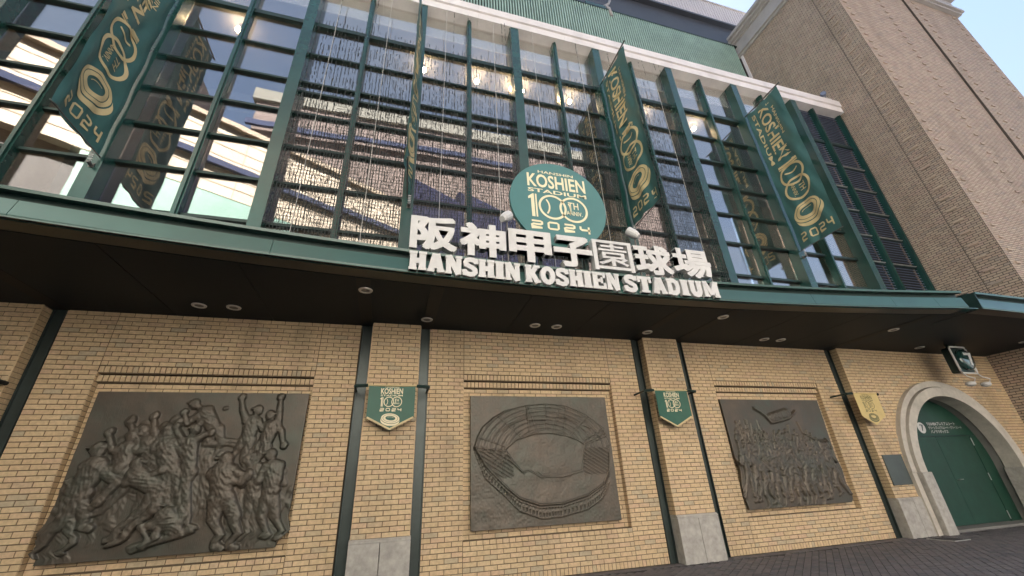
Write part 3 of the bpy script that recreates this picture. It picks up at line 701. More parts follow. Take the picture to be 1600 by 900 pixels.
FIGS = [
((-3.44,2.34),0.08,(-3.35,2.19),(-3.15,1.85),((-3.17,2.1),(-3.11,2.15)),((-3.44,2.16),(-3.63,2.45)),((-3.04,1.63),(-3.05,1.47)),((-3.2,1.66),(-3.19,1.48))),
((-3.17,2.37),0.08,(-3.16,2.24),(-3.05,1.93),((-3.03,2.33),(-3.03,2.44)),((-3.29,2.33),(-3.36,2.53)),((-2.96,1.7),(-2.85,1.46)),((-3.06,1.71),(-3.06,1.52))),
((-1.99,2.63),0.07,(-2.04,2.49),(-2.05,2.19),((-2.21,2.64),(-2.26,2.82)),((-1.87,2.34),(-1.79,2.29)),((-2.15,2.08),(-2.19,1.97)),((-2.05,1.93),(-1.95,1.69))),
((-1.8,2.55),0.07,(-1.74,2.41),(-1.81,2.1),((-1.68,2.63),(-1.7,2.83)),((-1.6,2.32),(-1.53,2.09)),((-1.95,2.01),(-1.98,1.9)),((-1.85,1.95),(-1.88,1.81))),
((-2.88,2.72),0.07,(-2.73,2.62),(-2.51,2.33),((-2.73,2.44),(-2.8,2.32)),((-2.91,2.44),(-2.99,2.59)),((-2.59,2.14),(-2.29,2.14)),((-2.41,2.18),(-2.22,2.17))),
((-3.54,2.26),0.08,(-3.56,2.1),(-3.56,1.78),((-3.72,2.08),(-3.84,2.31)),((-3.39,2.05),(-3.23,2.13)),((-3.39,1.64),(-3.6,1.3)),((-3.55,1.57),(-3.66,1.32))),
((-3.88,2.08),0.1,(-3.84,1.88),(-3.93,1.56),((-3.87,1.82),(-3.57,1.82)),((-3.53,1.65),(-3.67,1.42)),((-3.78,1.31),(-3.73,1.14)),((-3.98,1.15),(-4.11,0.98))),
((-3.12,2.33),0.09,(-3.11,2.15),(-2.92,1.73),((-2.9,2.06),(-2.77,1.92)),((-3.14,2.04),(-2.94,1.84)),((-2.91,1.41),(-2.8,1.3)),((-2.82,1.56),(-2.82,1.38))),
((-2.77,2.34),0.07,(-2.81,2.2),(-2.71,1.75),((-2.65,2.26),(-2.55,2.29)),((-2.95,2.26),(-3.03,2.38)),((-2.65,1.4),(-2.52,1.07)),((-2.77,1.46),(-2.7,1.3))),
((-3.37,1.88),0.08,(-3.37,1.76),(-3.04,1.55),((-3.21,1.7),(-3.03,1.79)),((-3.4,1.69),(-3.28,1.66)),((-3.11,1.34),(-3.37,0.98)),((-2.99,1.31),(-3.3,0.93))),
((-4.05,1.67),0.06,(-3.98,1.51),(-3.96,1.27),((-3.89,1.46),(-3.72,1.35)),((-4.05,1.42),(-4.02,1.27)),((-4.07,1.04),(-4.15,0.83)),((-3.78,1.02),(-3.83,0.86))),
((-1.91,1.92),0.07,(-1.84,1.8),(-1.82,1.41),((-1.93,1.81),(-2.01,1.9)),((-1.85,1.62),(-1.99,1.56)),((-1.83,1.2),(-1.84,0.86)),((-1.66,1.13),(-1.55,0.88))),
((-1.68,1.96),0.08,(-1.62,1.83),(-1.59,1.35),((-1.75,1.72),(-1.78,1.6)),((-1.51,1.62),(-1.53,1.45)),((-1.63,1.13),(-1.59,0.9)),((-1.46,1.12),(-1.37,0.86))),
((-3.0,1.31),0.08,(-2.85,1.2),(-2.69,1.07),((-3.04,1.09),(-2.97,0.87)),((-2.84,1.08),(-2.9,0.96)),((-2.62,1.19),(-2.69,1.3)),((-2.63,0.99),(-2.97,0.86))),
((-2.27,1.9),0.1,(-2.28,1.78),(-2.22,1.4),((-2.11,1.73),(-1.94,1.67)),((-2.15,1.6),(-2.0,1.61)),((-2.23,1.14),(-2.11,0.8)),((-1.98,1.15),(-1.92,0.79))),
]
BASES = [.0, .0, .0, .02, .0, .03, .055, .03, .045, .06, .05, .0, .03, .06, .05]
H1 = HM(-4.16, -1.29, .725, 2.905, .0085)
r1_ = np.random.default_rng(5)
for k in range(26):
    x = r1_.uniform(-3.95, -1.5); top = 2.42 if x < -2.55 else 2.0; z = r1_.uniform(1.45, top); u = lambda q=.14: r1_.uniform(-q, q)
    f = ((x+u(.05), z), .075, (x+u(.06), z-.14), (x+u(), z-.55), ((x-.2+u(), z-.32+u()), (x-.22+u(), z-.2+u(.3))), ((x+.2+u(), z-.3+u()), (x+.25+u(), z-.2+u(.3))), ((x-.1+u(), z-.85), (x-.15+u(), max(.86, z-1.2))), ((x+.12+u(), z-.85), (x+.15+u(), max(.86, z-1.2))))
    figure(H1, f, -.045, k)
H1.h = np.maximum(H1.h, 0)
for k, f in enumerate(FIGS): figure(H1, f, BASES[k]+.012, k)
H1.h *= .58
H1.cap((-1.70, 2.84), (-1.70, 2.86), .06, .055, .02); H1.cap((-3.63, 2.47), (-3.62, 2.5), .07, .06, .01)    # gloves
H1.cap((-3.1, .84), (-2.5, 1.02), .06, .05, .03); H1.cap((-2.46, 2.66), (-2.44, 2.67), .03, .03, .0)
H1.blur(1); fo = vnoise(H1.nz, H1.nx, 60, 3)+.5*vnoise(H1.nz, H1.nx, 130, 4)
H1.h += (fo-.75)*np.clip(H1.h/.05, .12, 1)*.009+(vnoise(H1.nz, H1.nx, 14, 5)-.5)*.010
def interp(tab):
    zz = [t[0] for t in tab]; vv = [t[1] for t in tab]
    return lambda z: float(np.interp(z, zz, vv))
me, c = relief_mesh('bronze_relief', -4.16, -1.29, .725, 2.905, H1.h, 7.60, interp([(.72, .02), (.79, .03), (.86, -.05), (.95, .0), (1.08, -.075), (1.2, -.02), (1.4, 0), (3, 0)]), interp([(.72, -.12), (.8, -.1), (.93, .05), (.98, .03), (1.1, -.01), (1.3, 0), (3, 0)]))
tag(link('bronze_relief', me, None, c), 'dark bronze relief of celebrating baseball players, leftmost and widest', 'relief panel', 'bronze relief panels set in the brick wall')
# second relief: an oval ballpark seen from the air
H2 = HM(1.44, 4.19, .73, 2.90, .008)
FIELD = ((2.06,1.96),(2.28,2.12),(2.63,2.22),(2.93,2.23),(3.25,2.18),(3.51,2.09),(3.62,2.01),(3.57,1.81),(3.51,1.56),(3.11,1.48),(2.7,1.49),(2.5,1.6),(2.36,1.58),(2.2,1.74))
OUTER = ((1.51,2.01),(1.57,2.19),(1.65,2.33),(1.86,2.5),(2.08,2.62),(2.51,2.72),(2.91,2.75),(3.31,2.71),(3.71,2.55),(4.06,2.29),(4.13,2.0),(4.11,1.86))
RIDGE = ((1.51,2.01),(1.7,1.7),(2.04,1.36),(2.29,1.17),(2.64,1.05),(3.07,1.05),(3.58,1.16),(3.91,1.33),(4.06,1.57),(4.11,1.86))
BASE = ((1.51,1.92),(1.69,1.5),(2.03,1.21),(2.28,0.97),(2.68,0.83),(3.04,0.84),(3.55,0.93),(3.87,1.09),(4.04,1.35))
bowl = H2.inside(OUTER+tuple(reversed(RIDGE))); fld = H2.inside(FIELD); wallm = H2.inside(RIDGE+tuple(reversed(BASE)))
rad = np.hypot((H2.X-2.85)/1.30, (H2.Z-1.86)/.90)
H2.h += np.where(bowl, .022+.030*np.clip(rad-.55, 0, 1), 0)
up = bowl & (H2.Z > 1.95) & ~fld
H2.h += np.where(up, .006*np.sign(np.sin(rad*75)), 0)
ang2 = np.arctan2((H2.Z-1.75)/.9, (H2.X-2.85)/1.3)
H2.h += np.where(up & (np.abs(np.sin(ang2*7)) < .07), .012, 0)
sd = bowl & (H2.Z <= 1.97) & ~fld & ((H2.X < 2.2) | (H2.X > 3.55)) & (H2.Z > 1.5)
H2.h += np.where(sd, .008*np.sign(np.sin((H2.X*.6+H2.Z)*95)), 0)
H2.h += np.where(up & (H2.X > 2.5) & (H2.X < 2.87), .018, 0)+np.where(up & (H2.X > 2.5) & (H2.X < 2.87) & (H2.Z < 2.45), -.02, 0)
H2.h = np.where(fld, .012, H2.h)
dm = np.hypot((H2.X-2.98)/.40, (H2.Z-1.62)/.22); H2.h += np.where(dm < 1, .012*np.sqrt(np.clip(1-dm, 0, 1)), 0)
H2.h += np.where(wallm, .02, 0)
for k in range(54):                                                     # arcade of the outer wall
    t = k/53*(len(BASE)-1); i = min(int(t), len(BASE)-2); f_ = t-i
    bx, bz = BASE[i][0]+(BASE[i+1][0]-BASE[i][0])*f_, BASE[i][1]+(BASE[i+1][1]-BASE[i][1])*f_
    H2.h -= np.where((np.abs(H2.X-bx) < .014) & (np.abs(H2.Z-bz-.06) < .028), .022, 0)
    H2.h -= np.where((np.abs(H2.X-bx) < .012) & (np.abs(H2.Z-bz-.15) < .02) & wallm, .012, 0)
H2.add_ridge(RIDGE, .02, .035); H2.add_ridge([(a, b-.045) for a, b in RIDGE[1:-1]], .012, .018); H2.add_ridge(OUTER[:-1], .014, .016); H2.add_ridge(FIELD+FIELD[:1], .014, .016)
for l in (((1.51,2.01),(2.06,1.93)), ((1.53,1.96),(2.05,1.87)), ((3.61,2.09),(4.06,2.29)), ((3.63,2.04),(4.08,2.22)), ((2.06,1.93),(2.36,1.58)), ((2.12,1.80),(2.40,1.55)), ((3.58,1.76),(3.79,1.78)), ((3.95,2.12),(3.97,1.95),(4.12,1.88)), ((1.80,1.74),(1.98,1.88)), ((1.86,1.66),(2.08,1.84)), ((2.05,1.84),(2.0,1.58)), ((2.05,1.84),(2.15,1.56)), ((2.28,2.4),(2.2,2.2)), ((2.5,2.72),(2.53,2.28)), ((2.87,2.74),(2.88,2.28)), ((3.3,2.7),(3.22,2.22)), ((1.9,2.2),(2.15,2.38),(2.5,2.5)), ((2.9,2.53),(3.3,2.50),(3.8,2.3)), ((2.66,1.58),(2.74,1.52),(3.10,1.50),(3.5,1.57))): H2.add_ridge(l, .012, .014)
H2.h *= .75; H2.blur(1); H2.h += (vnoise(H2.nz, H2.nx, 18, 8)-.5)*.010+(vnoise(H2.nz, H2.nx, 90, 9)-.5)*.004
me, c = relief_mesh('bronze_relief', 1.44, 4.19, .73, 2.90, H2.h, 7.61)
tag(link('bronze_relief', me, None, c), 'dark bronze relief of an oval stadium seen from above, in the middle', 'relief panel', 'bronze relief panels set in the brick wall')
# third relief: dense crowd under a flying ribbon
H3 = HM(7.03, 9.79, .73, 2.885, .009); r3 = np.random.default_rng(21)
def person3(x, z, s, b):
    lean = r3.uniform(-.12, .12); hip = (x, z-.62*s); nk = (x+lean*s, z-.13*s)
    f = ((x+lean*s, z), .085*s, nk, hip, ((x-.2*s, z-.3*s), (x-.16*s+r3.uniform(-.2, .2)*s, z+r3.uniform(-.5, .25)*s)), ((x+.2*s, z-.3*s), (x+.18*s+r3.uniform(-.2, .2)*s, z+r3.uniform(-.5, .25)*s)),
         ((x-.1*s, z-.95*s), (x-.2*s+r3.uniform(-.1, .1)*s, z-1.28*s)), ((x+.12*s, z-.92*s), (x+.1*s+r3.uniform(-.15, .15)*s, z-1.28*s)))
    figure(H3, f, b, int(r3.integers(0, 50)))
for row, (zb, n, s, b) in enumerate(((2.22, 15, .36, -.01), (2.08, 17, .42, .0), (1.94, 16, .48, .01), (1.80, 15, .56, .018), (1.66, 14, .64, .028))):
    for k in range(n):
        x = 7.16+(k+.5+r3.uniform(-.35, .35))/n*2.5; person3(x, zb-(.12*(x-7.9) if row < 2 else 0)+r3.uniform(-.09, .09), s*r3.uniform(.85, 1.12), b+r3.uniform(-.005, .005))
H3.h *= .62
H3.add_ridge(((7.87, 2.69), (8.0, 2.62), (8.11, 2.54), (8.24, 2.38), (8.52, 2.42), (8.78, 2.48), (9.01, 2.63)), .035, .045)
H3.cap((8.28, 2.48), (8.75, 2.58), .11, .12, .0, .4); H3.cap((8.72, 2.60), (8.74, 2.62), .05, .05, .02)
H3.add_ridge(((8.97, 2.38), (9.03, 2.16), (9.25, 2.02), (9.71, 1.97)), .022, .03)
for k in range(16): x = 7.3+r3.uniform(0, .7); H3.add_ridge(((x, 1.9+r3.uniform(0, .1)), (x+r3.uniform(-.12, .12), 2.2+r3.uniform(0, .25))), .014, .018)
H3.blur(1); fo = vnoise(H3.nz, H3.nx, 80, 13); H3.h += (fo-.5)*np.clip(H3.h/.05, .1, 1)*.012+(vnoise(H3.nz, H3.nx, 12, 15)-.5)*.014
me, c = relief_mesh('bronze_relief', 7.03, 9.79, .73, 2.885, H3.h, 7.60, interp([(.72, 0), (.9, -.02), (.97, -.07), (1.3, .0), (1.5, .03), (1.6, .0), (1.7, -.03), (2.4, -.03), (2.9, -.04)]), interp([(.72, -.05), (.78, .02), (.9, .07), (1.1, .0), (1.35, .02), (1.6, -.02), (2.9, 0)]))
tag(link('bronze_relief', me, None, c), 'dark bronze relief of a dense crowd under a ribbon, rightmost', 'relief panel', 'bronze relief panels set in the brick wall')

# ================================================================== CANOPY
CCX, CCY, CR = 3.07, -41.54, 46.96
def arcY(x): return CCY+math.sqrt(CR*CR-(x-CCX)**2)
X0C, X1C = -9.0, 11.0
cn = thing('curved_canopy', 'dark green canopy with concave curved front edge above the brick wall', 'canopy', (3, 6, Hs))
xs = np.linspace(X0C, X1C, 61)
sf = MB()
for a, b in zip(xs[:-1], xs[1:]): sf.quad((a, arcY(a)+.33, Hs+.004), (b, arcY(b)+.33, Hs+.004), (b, 7.62, Hs+.004), (a, 7.62, Hs+.004))
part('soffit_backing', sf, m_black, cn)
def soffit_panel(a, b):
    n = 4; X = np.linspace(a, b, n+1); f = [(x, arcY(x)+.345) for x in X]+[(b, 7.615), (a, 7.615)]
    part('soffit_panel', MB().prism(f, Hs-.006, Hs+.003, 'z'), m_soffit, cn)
pe = [-9.0, -7.6, -6.2]
for c_ in (-5.57, .04, 5.63): pe += [c_-.64, c_+.64, c_+2.08, c_+3.52]
pe = sorted([p for p in pe if p < 10.4]+[10.55, 11.25-.10])
for a, b in zip(pe[:-1], pe[1:]): soffit_panel(a+.005, b-.005)
for c_ in (-5.57, .04, 5.63, 11.25):
    for s_ in (-.545, .545):
        if c_+s_ < 11: part('soffit_beam', MB().box(c_+s_-.10, c_+s_+.10, arcY(c_+s_)+.36, 7.6, Hs-.011, Hs-.004), m_black, cn)
se = MB()
for a, b in zip(xs[:-1], xs[1:]): se.quad((a, arcY(a), Hs), (b, arcY(b), Hs), (b, arcY(b)+.34, Hs), (a, arcY(a)+.34, Hs))
part('soffit_edge', se, m_soffedge, cn)
def sweep(prof, xa, xb, n, fy=arcY):
    """profile of (dy,z) swept along the front edge"""
    mb = MB(); k = len(prof); X = np.linspace(xa, xb, n+1)
    for x in X: mb.v += [(x, fy(x)+d, z) for d, z in prof]
    for i in range(n):
        for j in range(k-1): mb.f.append((i*k+j, (i+1)*k+j, (i+1)*k+j+1, i*k+j+1))
    mb.f.append(tuple(range(k))); mb.f.append(tuple((n*k)+j for j in range(k-1, -1, -1)))
    return mb
pj = [-9.0, -6.6, -4.05, -1.62, .35, 2.75, 5.15, 7.55, 9.35, 10.35, 11.0]
for a, b in zip(pj[:-1], pj[1:]):
    part('fascia_panel', sweep([(.0, Hs-.003), (-.005, Hs+.025), (.035, Hs+.235), (.11, Hs+.245)], a+.003, b-.003, 8), m_fascia, cn)
part('gutter_back', sweep([(.10, Hs+.20), (.10, Hs+.34)], X0C, X1C, 40), m_greenD, cn)
part('lip', sweep([(.12, Hs+.335), (-.01, Hs+.325), (-.015, Hs+.365), (.12, Hs+.37)], X0C, X1C, 40), m_fascia, cn)
tpm = MB()
for a, b in zip(xs[:-1], xs[1:]): tpm.quad((a, arcY(a)+.10, Hs+.36), (b, arcY(b)+.10, Hs+.36), (b, 7.6, Hs+.42), (a, 7.6, Hs+.42))
part('roof_deck', tpm, m_greenD, cn)
part('front_flange', sweep([(-.012, Hs-.012), (-.012, Hs+.006), (.06, Hs+.006), (.06, Hs-.012)], X0C, X1C+.25, 40, lambda x: arcY(min(x, X1C))), m_fascia, cn)
# right-hand straight canopy
cs = thing('straight_canopy', 'straight green canopy in front of the brick tower at right', 'canopy', (18, 6, Hs))
fy2 = lambda x: 4.72
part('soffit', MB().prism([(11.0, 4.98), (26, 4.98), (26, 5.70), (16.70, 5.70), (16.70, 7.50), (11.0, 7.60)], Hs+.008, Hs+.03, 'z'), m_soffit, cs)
part('soffit_edge', MB().box(11.35, 26, 4.73, 4.985, Hs+.004, Hs+.03), m_soffedge, cs)
for a, b in ((11.38, 13.8), (13.8, 16.2), (16.2, 18.6), (18.6, 21.0), (21.0, 26)): part('fascia_panel', sweep([(.0, Hs-.003), (-.005, Hs+.025), (.035, Hs+.235), (.11, Hs+.245)], a+.003, b-.003, 2, fy2), m_fascia, cs)
part('gutter_back', sweep([(.10, Hs+.20), (.10, Hs+.34)], 11.38, 26, 2, fy2), m_greenD, cs)
part('lip', sweep([(.12, Hs+.335), (-.01, Hs+.325), (-.015, Hs+.365), (.12, Hs+.37)], 11.38, 26, 2, fy2), m_fascia, cs)
part('end_plate', MB().prism([(4.72, Hs), (4.72, Hs+.36), (5.6, Hs+.36), (5.6, Hs)], 11.36, 11.379, 'x'), m_greenD, cs)
part('roof_deck', MB().prism([(11.38, 4.83), (26, 4.83), (26, 5.7), (16.7, 5.7), (16.7, 7.6), (11.38, 7.6)], Hs+.372, Hs+.39, 'z'), m_greenD, cs)

# ---- recessed downlights
def downlight(x, y, label):
    t = thing('recessed_downlight', label, 'downlight', (x, y, Hs), 'round downlights in the canopy soffit')
    rg = MB(); n = 20; Hz = Hs-.012
    for k in range(n):
        a, b = 2*math.pi*k/n, 2*math.pi*(k+1)/n
        p = [(x+r*math.cos(q), y+r*math.sin(q), z) for q in (a, b) for r, z in ((.105, Hz-.002), (.100, Hz-.016), (.068, Hz-.016), (.062, Hz+.001))]
        for j in range(3): rg.quad(p[j], p[4+j], p[5+j], p[1+j])
    tr_ = part('trim_ring', rg, m_trim, t, smooth=False)
    part('lens', MB().prism([(x+.068*math.cos(2*math.pi*k/n), y+.068*math.sin(2*math.pi*k/n)) for k in range(n)], Hz-.008, Hz+.001, 'z'), m_lens, tr_)
for x, y, l in ((-3.0, 7.05, 'left downlight of the pair above the players relief'), (-2.52, 7.05, 'right downlight of the pair above the players relief'),
                (-.48, 6.02, 'downlight near the fascia, left of the big lettering'), (.54, 7.08, 'downlight at the head of the pilaster right of the players relief'),
                (2.60, 7.05, 'left downlight of the pair above the stadium relief'), (3.05, 7.05, 'right downlight of the pair above the stadium relief'),
                (5.10, 7.06, 'downlight at the head of the pilaster left of the crowd relief'), (6.13, 6.02, 'downlight near the fascia under the right end of the lettering'),
                (8.19, 7.07, 'left downlight of the pair above the crowd relief'), (8.65, 7.05, 'right downlight of the pair above the crowd relief'),
                (10.78, 6.02, 'downlight near the fascia, close to the gap between the two canopies'), (13.2, 7.0, 'downlight above the arch, left of the gate sign'), (15.74, 6.16, 'downlight at the right edge under the straight canopy')):
    downlight(x, y, l)

# ================================================================== GLAZED UPPER FACADE
GY = 7.90; FIN = [.04+2.8025*k for k in range(-6, 6)]
gf = thing('glazed_facade', 'tall green framed window wall with fins above the canopy', 'facade', (3, GY, Hs))
ZT = 14.45; ZB = 4.4
finm = MB().box(-.125, .125, -.30, .02, ZB-Hs, ZT-Hs).mesh('fin', m_green)
finm_c = MB().box(-.075, .075, -.262, -.02, ZB-Hs, ZT-Hs)
mulm = MB().box(-.062, .062, -.15, .02, ZB-Hs, ZT-Hs); mulm.box(-.03, .03, -.19, -.148, ZB-Hs, ZT-Hs); mulm = mulm.mesh('mullion', m_green)
for x in FIN: link('fin', finm, gf, (x-3, 0, 0))
MUL = [x+1.40 for x in FIN]
for x in MUL[:-1]: link('mullion', mulm, gf, (x-3, 0, 0))
link('mullion', mulm, gf, (15.22-3, 0, 0)); link('mullion', mulm, gf, (16.66-3, 0, 0))
TZ = [5.27, 6.30, 7.35, 8.38, 9.42, 10.45, 11.50]
def transom_mesh(wd, h, d): 
    m_ = MB().box(0, wd, -d, .015, -h/2, h/2); m_.box(0, wd, -d-.02, -d+.001, -h/2, -h/2+.02); return m_.mesh('transom', m_greenD)
tm1, tm2 = transom_mesh(1.2, .078, .055), transom_mesh(1.2, .16, .08)
def pane(xa, xb, za, zb):
    me = UNIT.setdefault(('pane', round(xb-xa, 2), round(zb-za, 2)), MB().box(-(xb-xa)/2, (xb-xa)/2, 0, .012, -(zb-za)/2, (zb-za)/2).mesh('pane', m_glass))
    o = link('pane', me, gf, ((xa+xb)/2-3, .0, (za+zb)/2-Hs)); o.rotation_euler = (rng.uniform(-.004, .004), 0, rng.uniform(-.004, .004))
louvb = MB(); slat = None
for i, x in enumerate(FIN[:-1]):
    for (xa, xb) in ((x+.127, MUL[i]-.064), (MUL[i]+.064, FIN[i+1]-.127)):
        zs = [4.45]+TZ+[12.65, ZT]
        for z in TZ+[12.65]:
            o = link('transom', tm2 if z > 12 else tm1, gf, (xa-3, 0, z-Hs)); o.scale.x = (xb-xa)/1.2
        if -2.9 < x < 8.3:
            o = link('transom', tm1, gf, (xa-3, 0, 10.13-Hs)); o.scale.x = (xb-xa)/1.2
        for za, zb in zip(zs[:-1], zs[1:]): pane(xa+.004, xb-.004, za+.034 if za < 12 else za+.084, zb-.034 if zb < 12 else zb-.084)
        o = link('roller_blind', UNIT.setdefault('blind', MB().box(0, 1.2, 0, .01, 0, .92).mesh('roller_blind', m_blind)), gf, (xa-3, .07, 13.52-Hs)); o.scale.x = (xb-xa)/1.2
# louvre bay at the right end
lm = {}
for (xa, xb) in ((FIN[-1]+.127, 15.22-.064), (15.22+.064, 16.66-.064)):
    zs = [4.45]+TZ+[12.65, ZT]
    for z in TZ+[12.65]:
        o = link('transom', tm2 if z > 12 else tm1, gf, (xa-3, .02, z-Hs)); o.scale.x = (xb-xa)/1.2
    for za, zb in zip(zs[:-1], zs[1:]):
        lp = MB(); z = za+.04
        while z < zb-.06:
            lp.quad((xa, GY-.03, z), (xb, GY-.03, z), (xb, GY+.05, z+.075), (xa, GY+.05, z+.075))
            lp.quad((xa, GY-.03, z), (xb, GY-.03, z), (xb, GY-.03, z+.018), (xa, GY-.03, z+.018)); z += .098
        part('louvre_panel', lp, m_louv, gf, fix=False)
    part('louvre_backing', MB().box(xa, xb, GY+.08, GY+.1, 4.4, ZT), m_black, gf)
    for z in TZ: part('louvre_rail', MB().box(xa, xb, GY-.075, GY-.036, z+.008, z+.03), m_trim, gf)
# head and soffit under the cornice
part('head_rail', MB().box(FIN[0], 16.70, GY-.12, GY+.06, ZT-.06, ZT+.10), m_greenD, gf)
# climbing net with its remains, hung between the fins of the four middle bays
def net(xa, xb, seed):
    r = np.random.default_rng(seed); V = []; Fc = []
    def seg(p, q, w_):
        n = len(V); dx, dz = q[0]-p[0], q[2]-p[2]; L = math.hypot(dx, dz)+1e-9; ox, oz = -dz/L*w_, dx/L*w_
        for c in (p, q): V.extend([(c[0]+ox, c[1], c[2]+oz), (c[0]-ox, c[1], c[2]-oz), (c[0], c[1]+w_*1.5, c[2])])
        Fc.extend([(n, n+3, n+4, n+1), (n+1, n+4, n+5, n+2), (n+2, n+5, n+3, n)])
    y = GY-.335
    nv = int((xb-xa)/.062)
    for k in range(nv):
        x = xa+(k+.5)/nv*(xb-xa); ph = r.uniform(0, 6)
        top = r.uniform(9.2, 10.1); z = 4.45
        while z < top:
            x1 = x+r.uniform(-.012, .012); l = r.uniform(.07, .15)
            if r.random() < .9: seg((x1, y, z), (x+r.uniform(-.012, .012), y, z+l*.92), r.uniform(.0045, .0105))
            z += l
    z = 4.5
    while z < 9.6:
        x = xa
        while x < xb-.02:
            l = r.uniform(.06, .16)
            if r.random() < (.8 if z < 8.6 else .4): seg((x, y+.003, z+r.uniform(-.012, .012)), (min(x+l, xb), y+.003, z+r.uniform(-.012, .012)), r.uniform(.0035, .007))
            x += l
        z += .092
    nu = int((xb-xa)/.082)                                      # looser hanging strands higher up
    for k in range(nu):
        x = xa+(k+r.uniform(.3, .7))/nu*(xb-xa); z = 9.4; top = 12.5 if r.random() < .75 else (14.3 if r.random() < .5 else 11)
        while z < top:
            l = r.uniform(.05, .14)
            if r.random() < .62: seg((x+r.uniform(-.008, .008), y, z), (x+r.uniform(-.008, .008), y, z+l*.85), r.uniform(.0045, .011))
            z += l
    mb = MB(); mb.v = V; mb.f = Fc; part('climbing_net', mb, m_net, gf, kind='stuff', fix=False)
for k in range(4): net(-2.7645+2.8025*k+.13, -2.7645+2.8025*(k+1)-.13, 40+k)
for k in range(8):
    x = -2.7645+1.40125*k+.62+rng.uniform(-.1, .1)
    part('hanging_cord', MB().tube([(x, GY-.345, 4.6), (x+.004, GY-.345, 9.5), (x, GY-.345, 14.3)], .0065, 5), m_rope, gf)

# white cornice above the glass
co = thing('white_cornice', 'white stone cornice band running along the top of the windows', 'cornice', (3, 7.55, 14.35))
cj = [-17, -9.5, -6.7, -3.9, -1.1, 1.7, 4.55, 7.35, 10.2, 13.0, 16.71]
for a, b in zip(cj[:-1], cj[1:]):
    p_ = [(7.58, 14.33), (7.58, 14.60), (7.60, 14.61), (7.60, 14.635), (7.54, 14.645), (7.54, 14.93), (8.2, 14.95), (8.2, 14.33)]
    part('cornice_block', MB().prism(p_, a+.003, b-.003, 'x'), m_cornice, co)
# green slatted screen on the roof terrace and the roofs behind
ls = thing('louvre_screen', 'green screen of upright slats above the white cornice', 'screen', (3, 10.35, 15))
sm_ = MB().box(-.031, .031, -.05, .05, 0, 7.35).mesh('slat', m_screen)
x = -9.0
while x < 16.5:
    link('slat', sm_, ls, (x-3, 0, 0)); x += .1265
part('backing', MB().box(-12, 16.7, 10.47, 10.55, 14.9, 22.3), m_black, ls)
part('top_rail', MB().box(-12, 16.7, 10.28, 10.56, 22.35, 22.42), m_greenD, ls)
part('bottom_rail', MB().box(-12, 16.7, 10.29, 10.46, 15.6, 15.72), m_greenD, ls)
rf = thing('stadium_roof', 'dark roof wall with pale ribbed metal fascia at the top', 'roof', (3, 10.8, 22))
part('roof_wall', MB().box(-30, 19.0, 10.80, 11.2, 22.3, 25.6), m_slate, rf)
part('fascia_lip', MB().box(-30, 19.2, 10.55, 10.85, 24.98, 25.12), m_slate, rf)
ff = MB().box(-30, 19.2, 10.60, 11.2, 25.1, 26.85); x = -10
part('ribbed_fascia', ff, m_lavender, rf)
rb = MB(); x = 4.0
while x < 19: rb.box(x, x+.05, 10.575, 10.602, 25.125, 26.8); x += .19
part('fascia_rib', rb, m_lavender, rf, kind='stuff')
part('fascia_cap', MB().box(-30, 19.22, 10.54, 11.25, 26.80, 26.90), m_tcorn, rf)
dp = thing('drain_pipe', 'pale bent drain pipe against the dark roof wall', 'pipe', (9.4, 10.5, 22.4))
part('pipe_run', MB().tube([(9.45, 10.72, 24.1), (9.30, 10.70, 23.7), (8.95, 10.66, 23.3), (8.85, 10.42, 22.9), (8.95, 10.30, 22.5), (8.98, 10.28, 21.9)], .07, 10), m_tcorn, dp, smooth=True)
part('outlet_box', MB().box(7.7, 8.8, 10.35, 10.79, 22.43, 22.75), m_green, dp)

# stadium body that keeps the sun out
bd = MB(); bd.box(-60, 16.6, 14.0, 60, 0, 26.6); bd.box(-60, 16.65, 11.25, 14.0, 22.3, 26.6)
sb = thing('stadium_building', 'large stadium body behind the window wall', 'stadium', (0, 20, 0)); part('body', bd, m_iwall, sb)
part('terrace_roof', MB().box(-60, 16.7, 8.1, 14.0, 14.70, 14.88), m_conc, sb)
part('lobby_ceiling', MB().box(-20, 16.6, 8.0, 13.98, 13.62, 13.75), m_dark, sb)
part('lobby_floor', MB().box(-20, 16.6, 8.0, 13.98, 4.2, 4.4), m_dark, sb)
part('lobby_end_wall', MB().box(-20.2, -20, 7.95, 14, 4.2, 14.7), m_dark, sb)
part('lobby_beam', MB().box(-20, 16.6, 8.6, 8.9, 9.9, 10.5), m_dark, sb)
def pendant(x, label):
    y = 9.0; z = 13.36
    t = thing('lobby_lamp', label, 'lamp', (x, y, z), 'lit lamps behind the upper windows')
    part('bulb', MB().sphere((x, y, z), .075, 12, 8), m_bulb, t, smooth=True)
    part('stem', MB().tube([(x, y, z+.07), (x, y, 13.62)], .02, 6), m_dark, t)
for x, l in ((-4.95, 'lit lamp behind the window left of the netted bays'), (.22, 'lit lamp beside the fin above the first kanji of the sign'), (1.92, 'lit lamp in the netted pane above the second kanji'),
             (3.10, 'left lamp of the close pair beside the middle fin'), (3.46, 'right lamp of the close pair beside the middle fin'), (5.21, 'lit lamp just left of the banner right of the round sign'),
             (8.1, 'lit lamp just right of the banner right of the round sign'), (10.36, 'rightmost lit lamp behind the clear panes')): pendant(x, l)

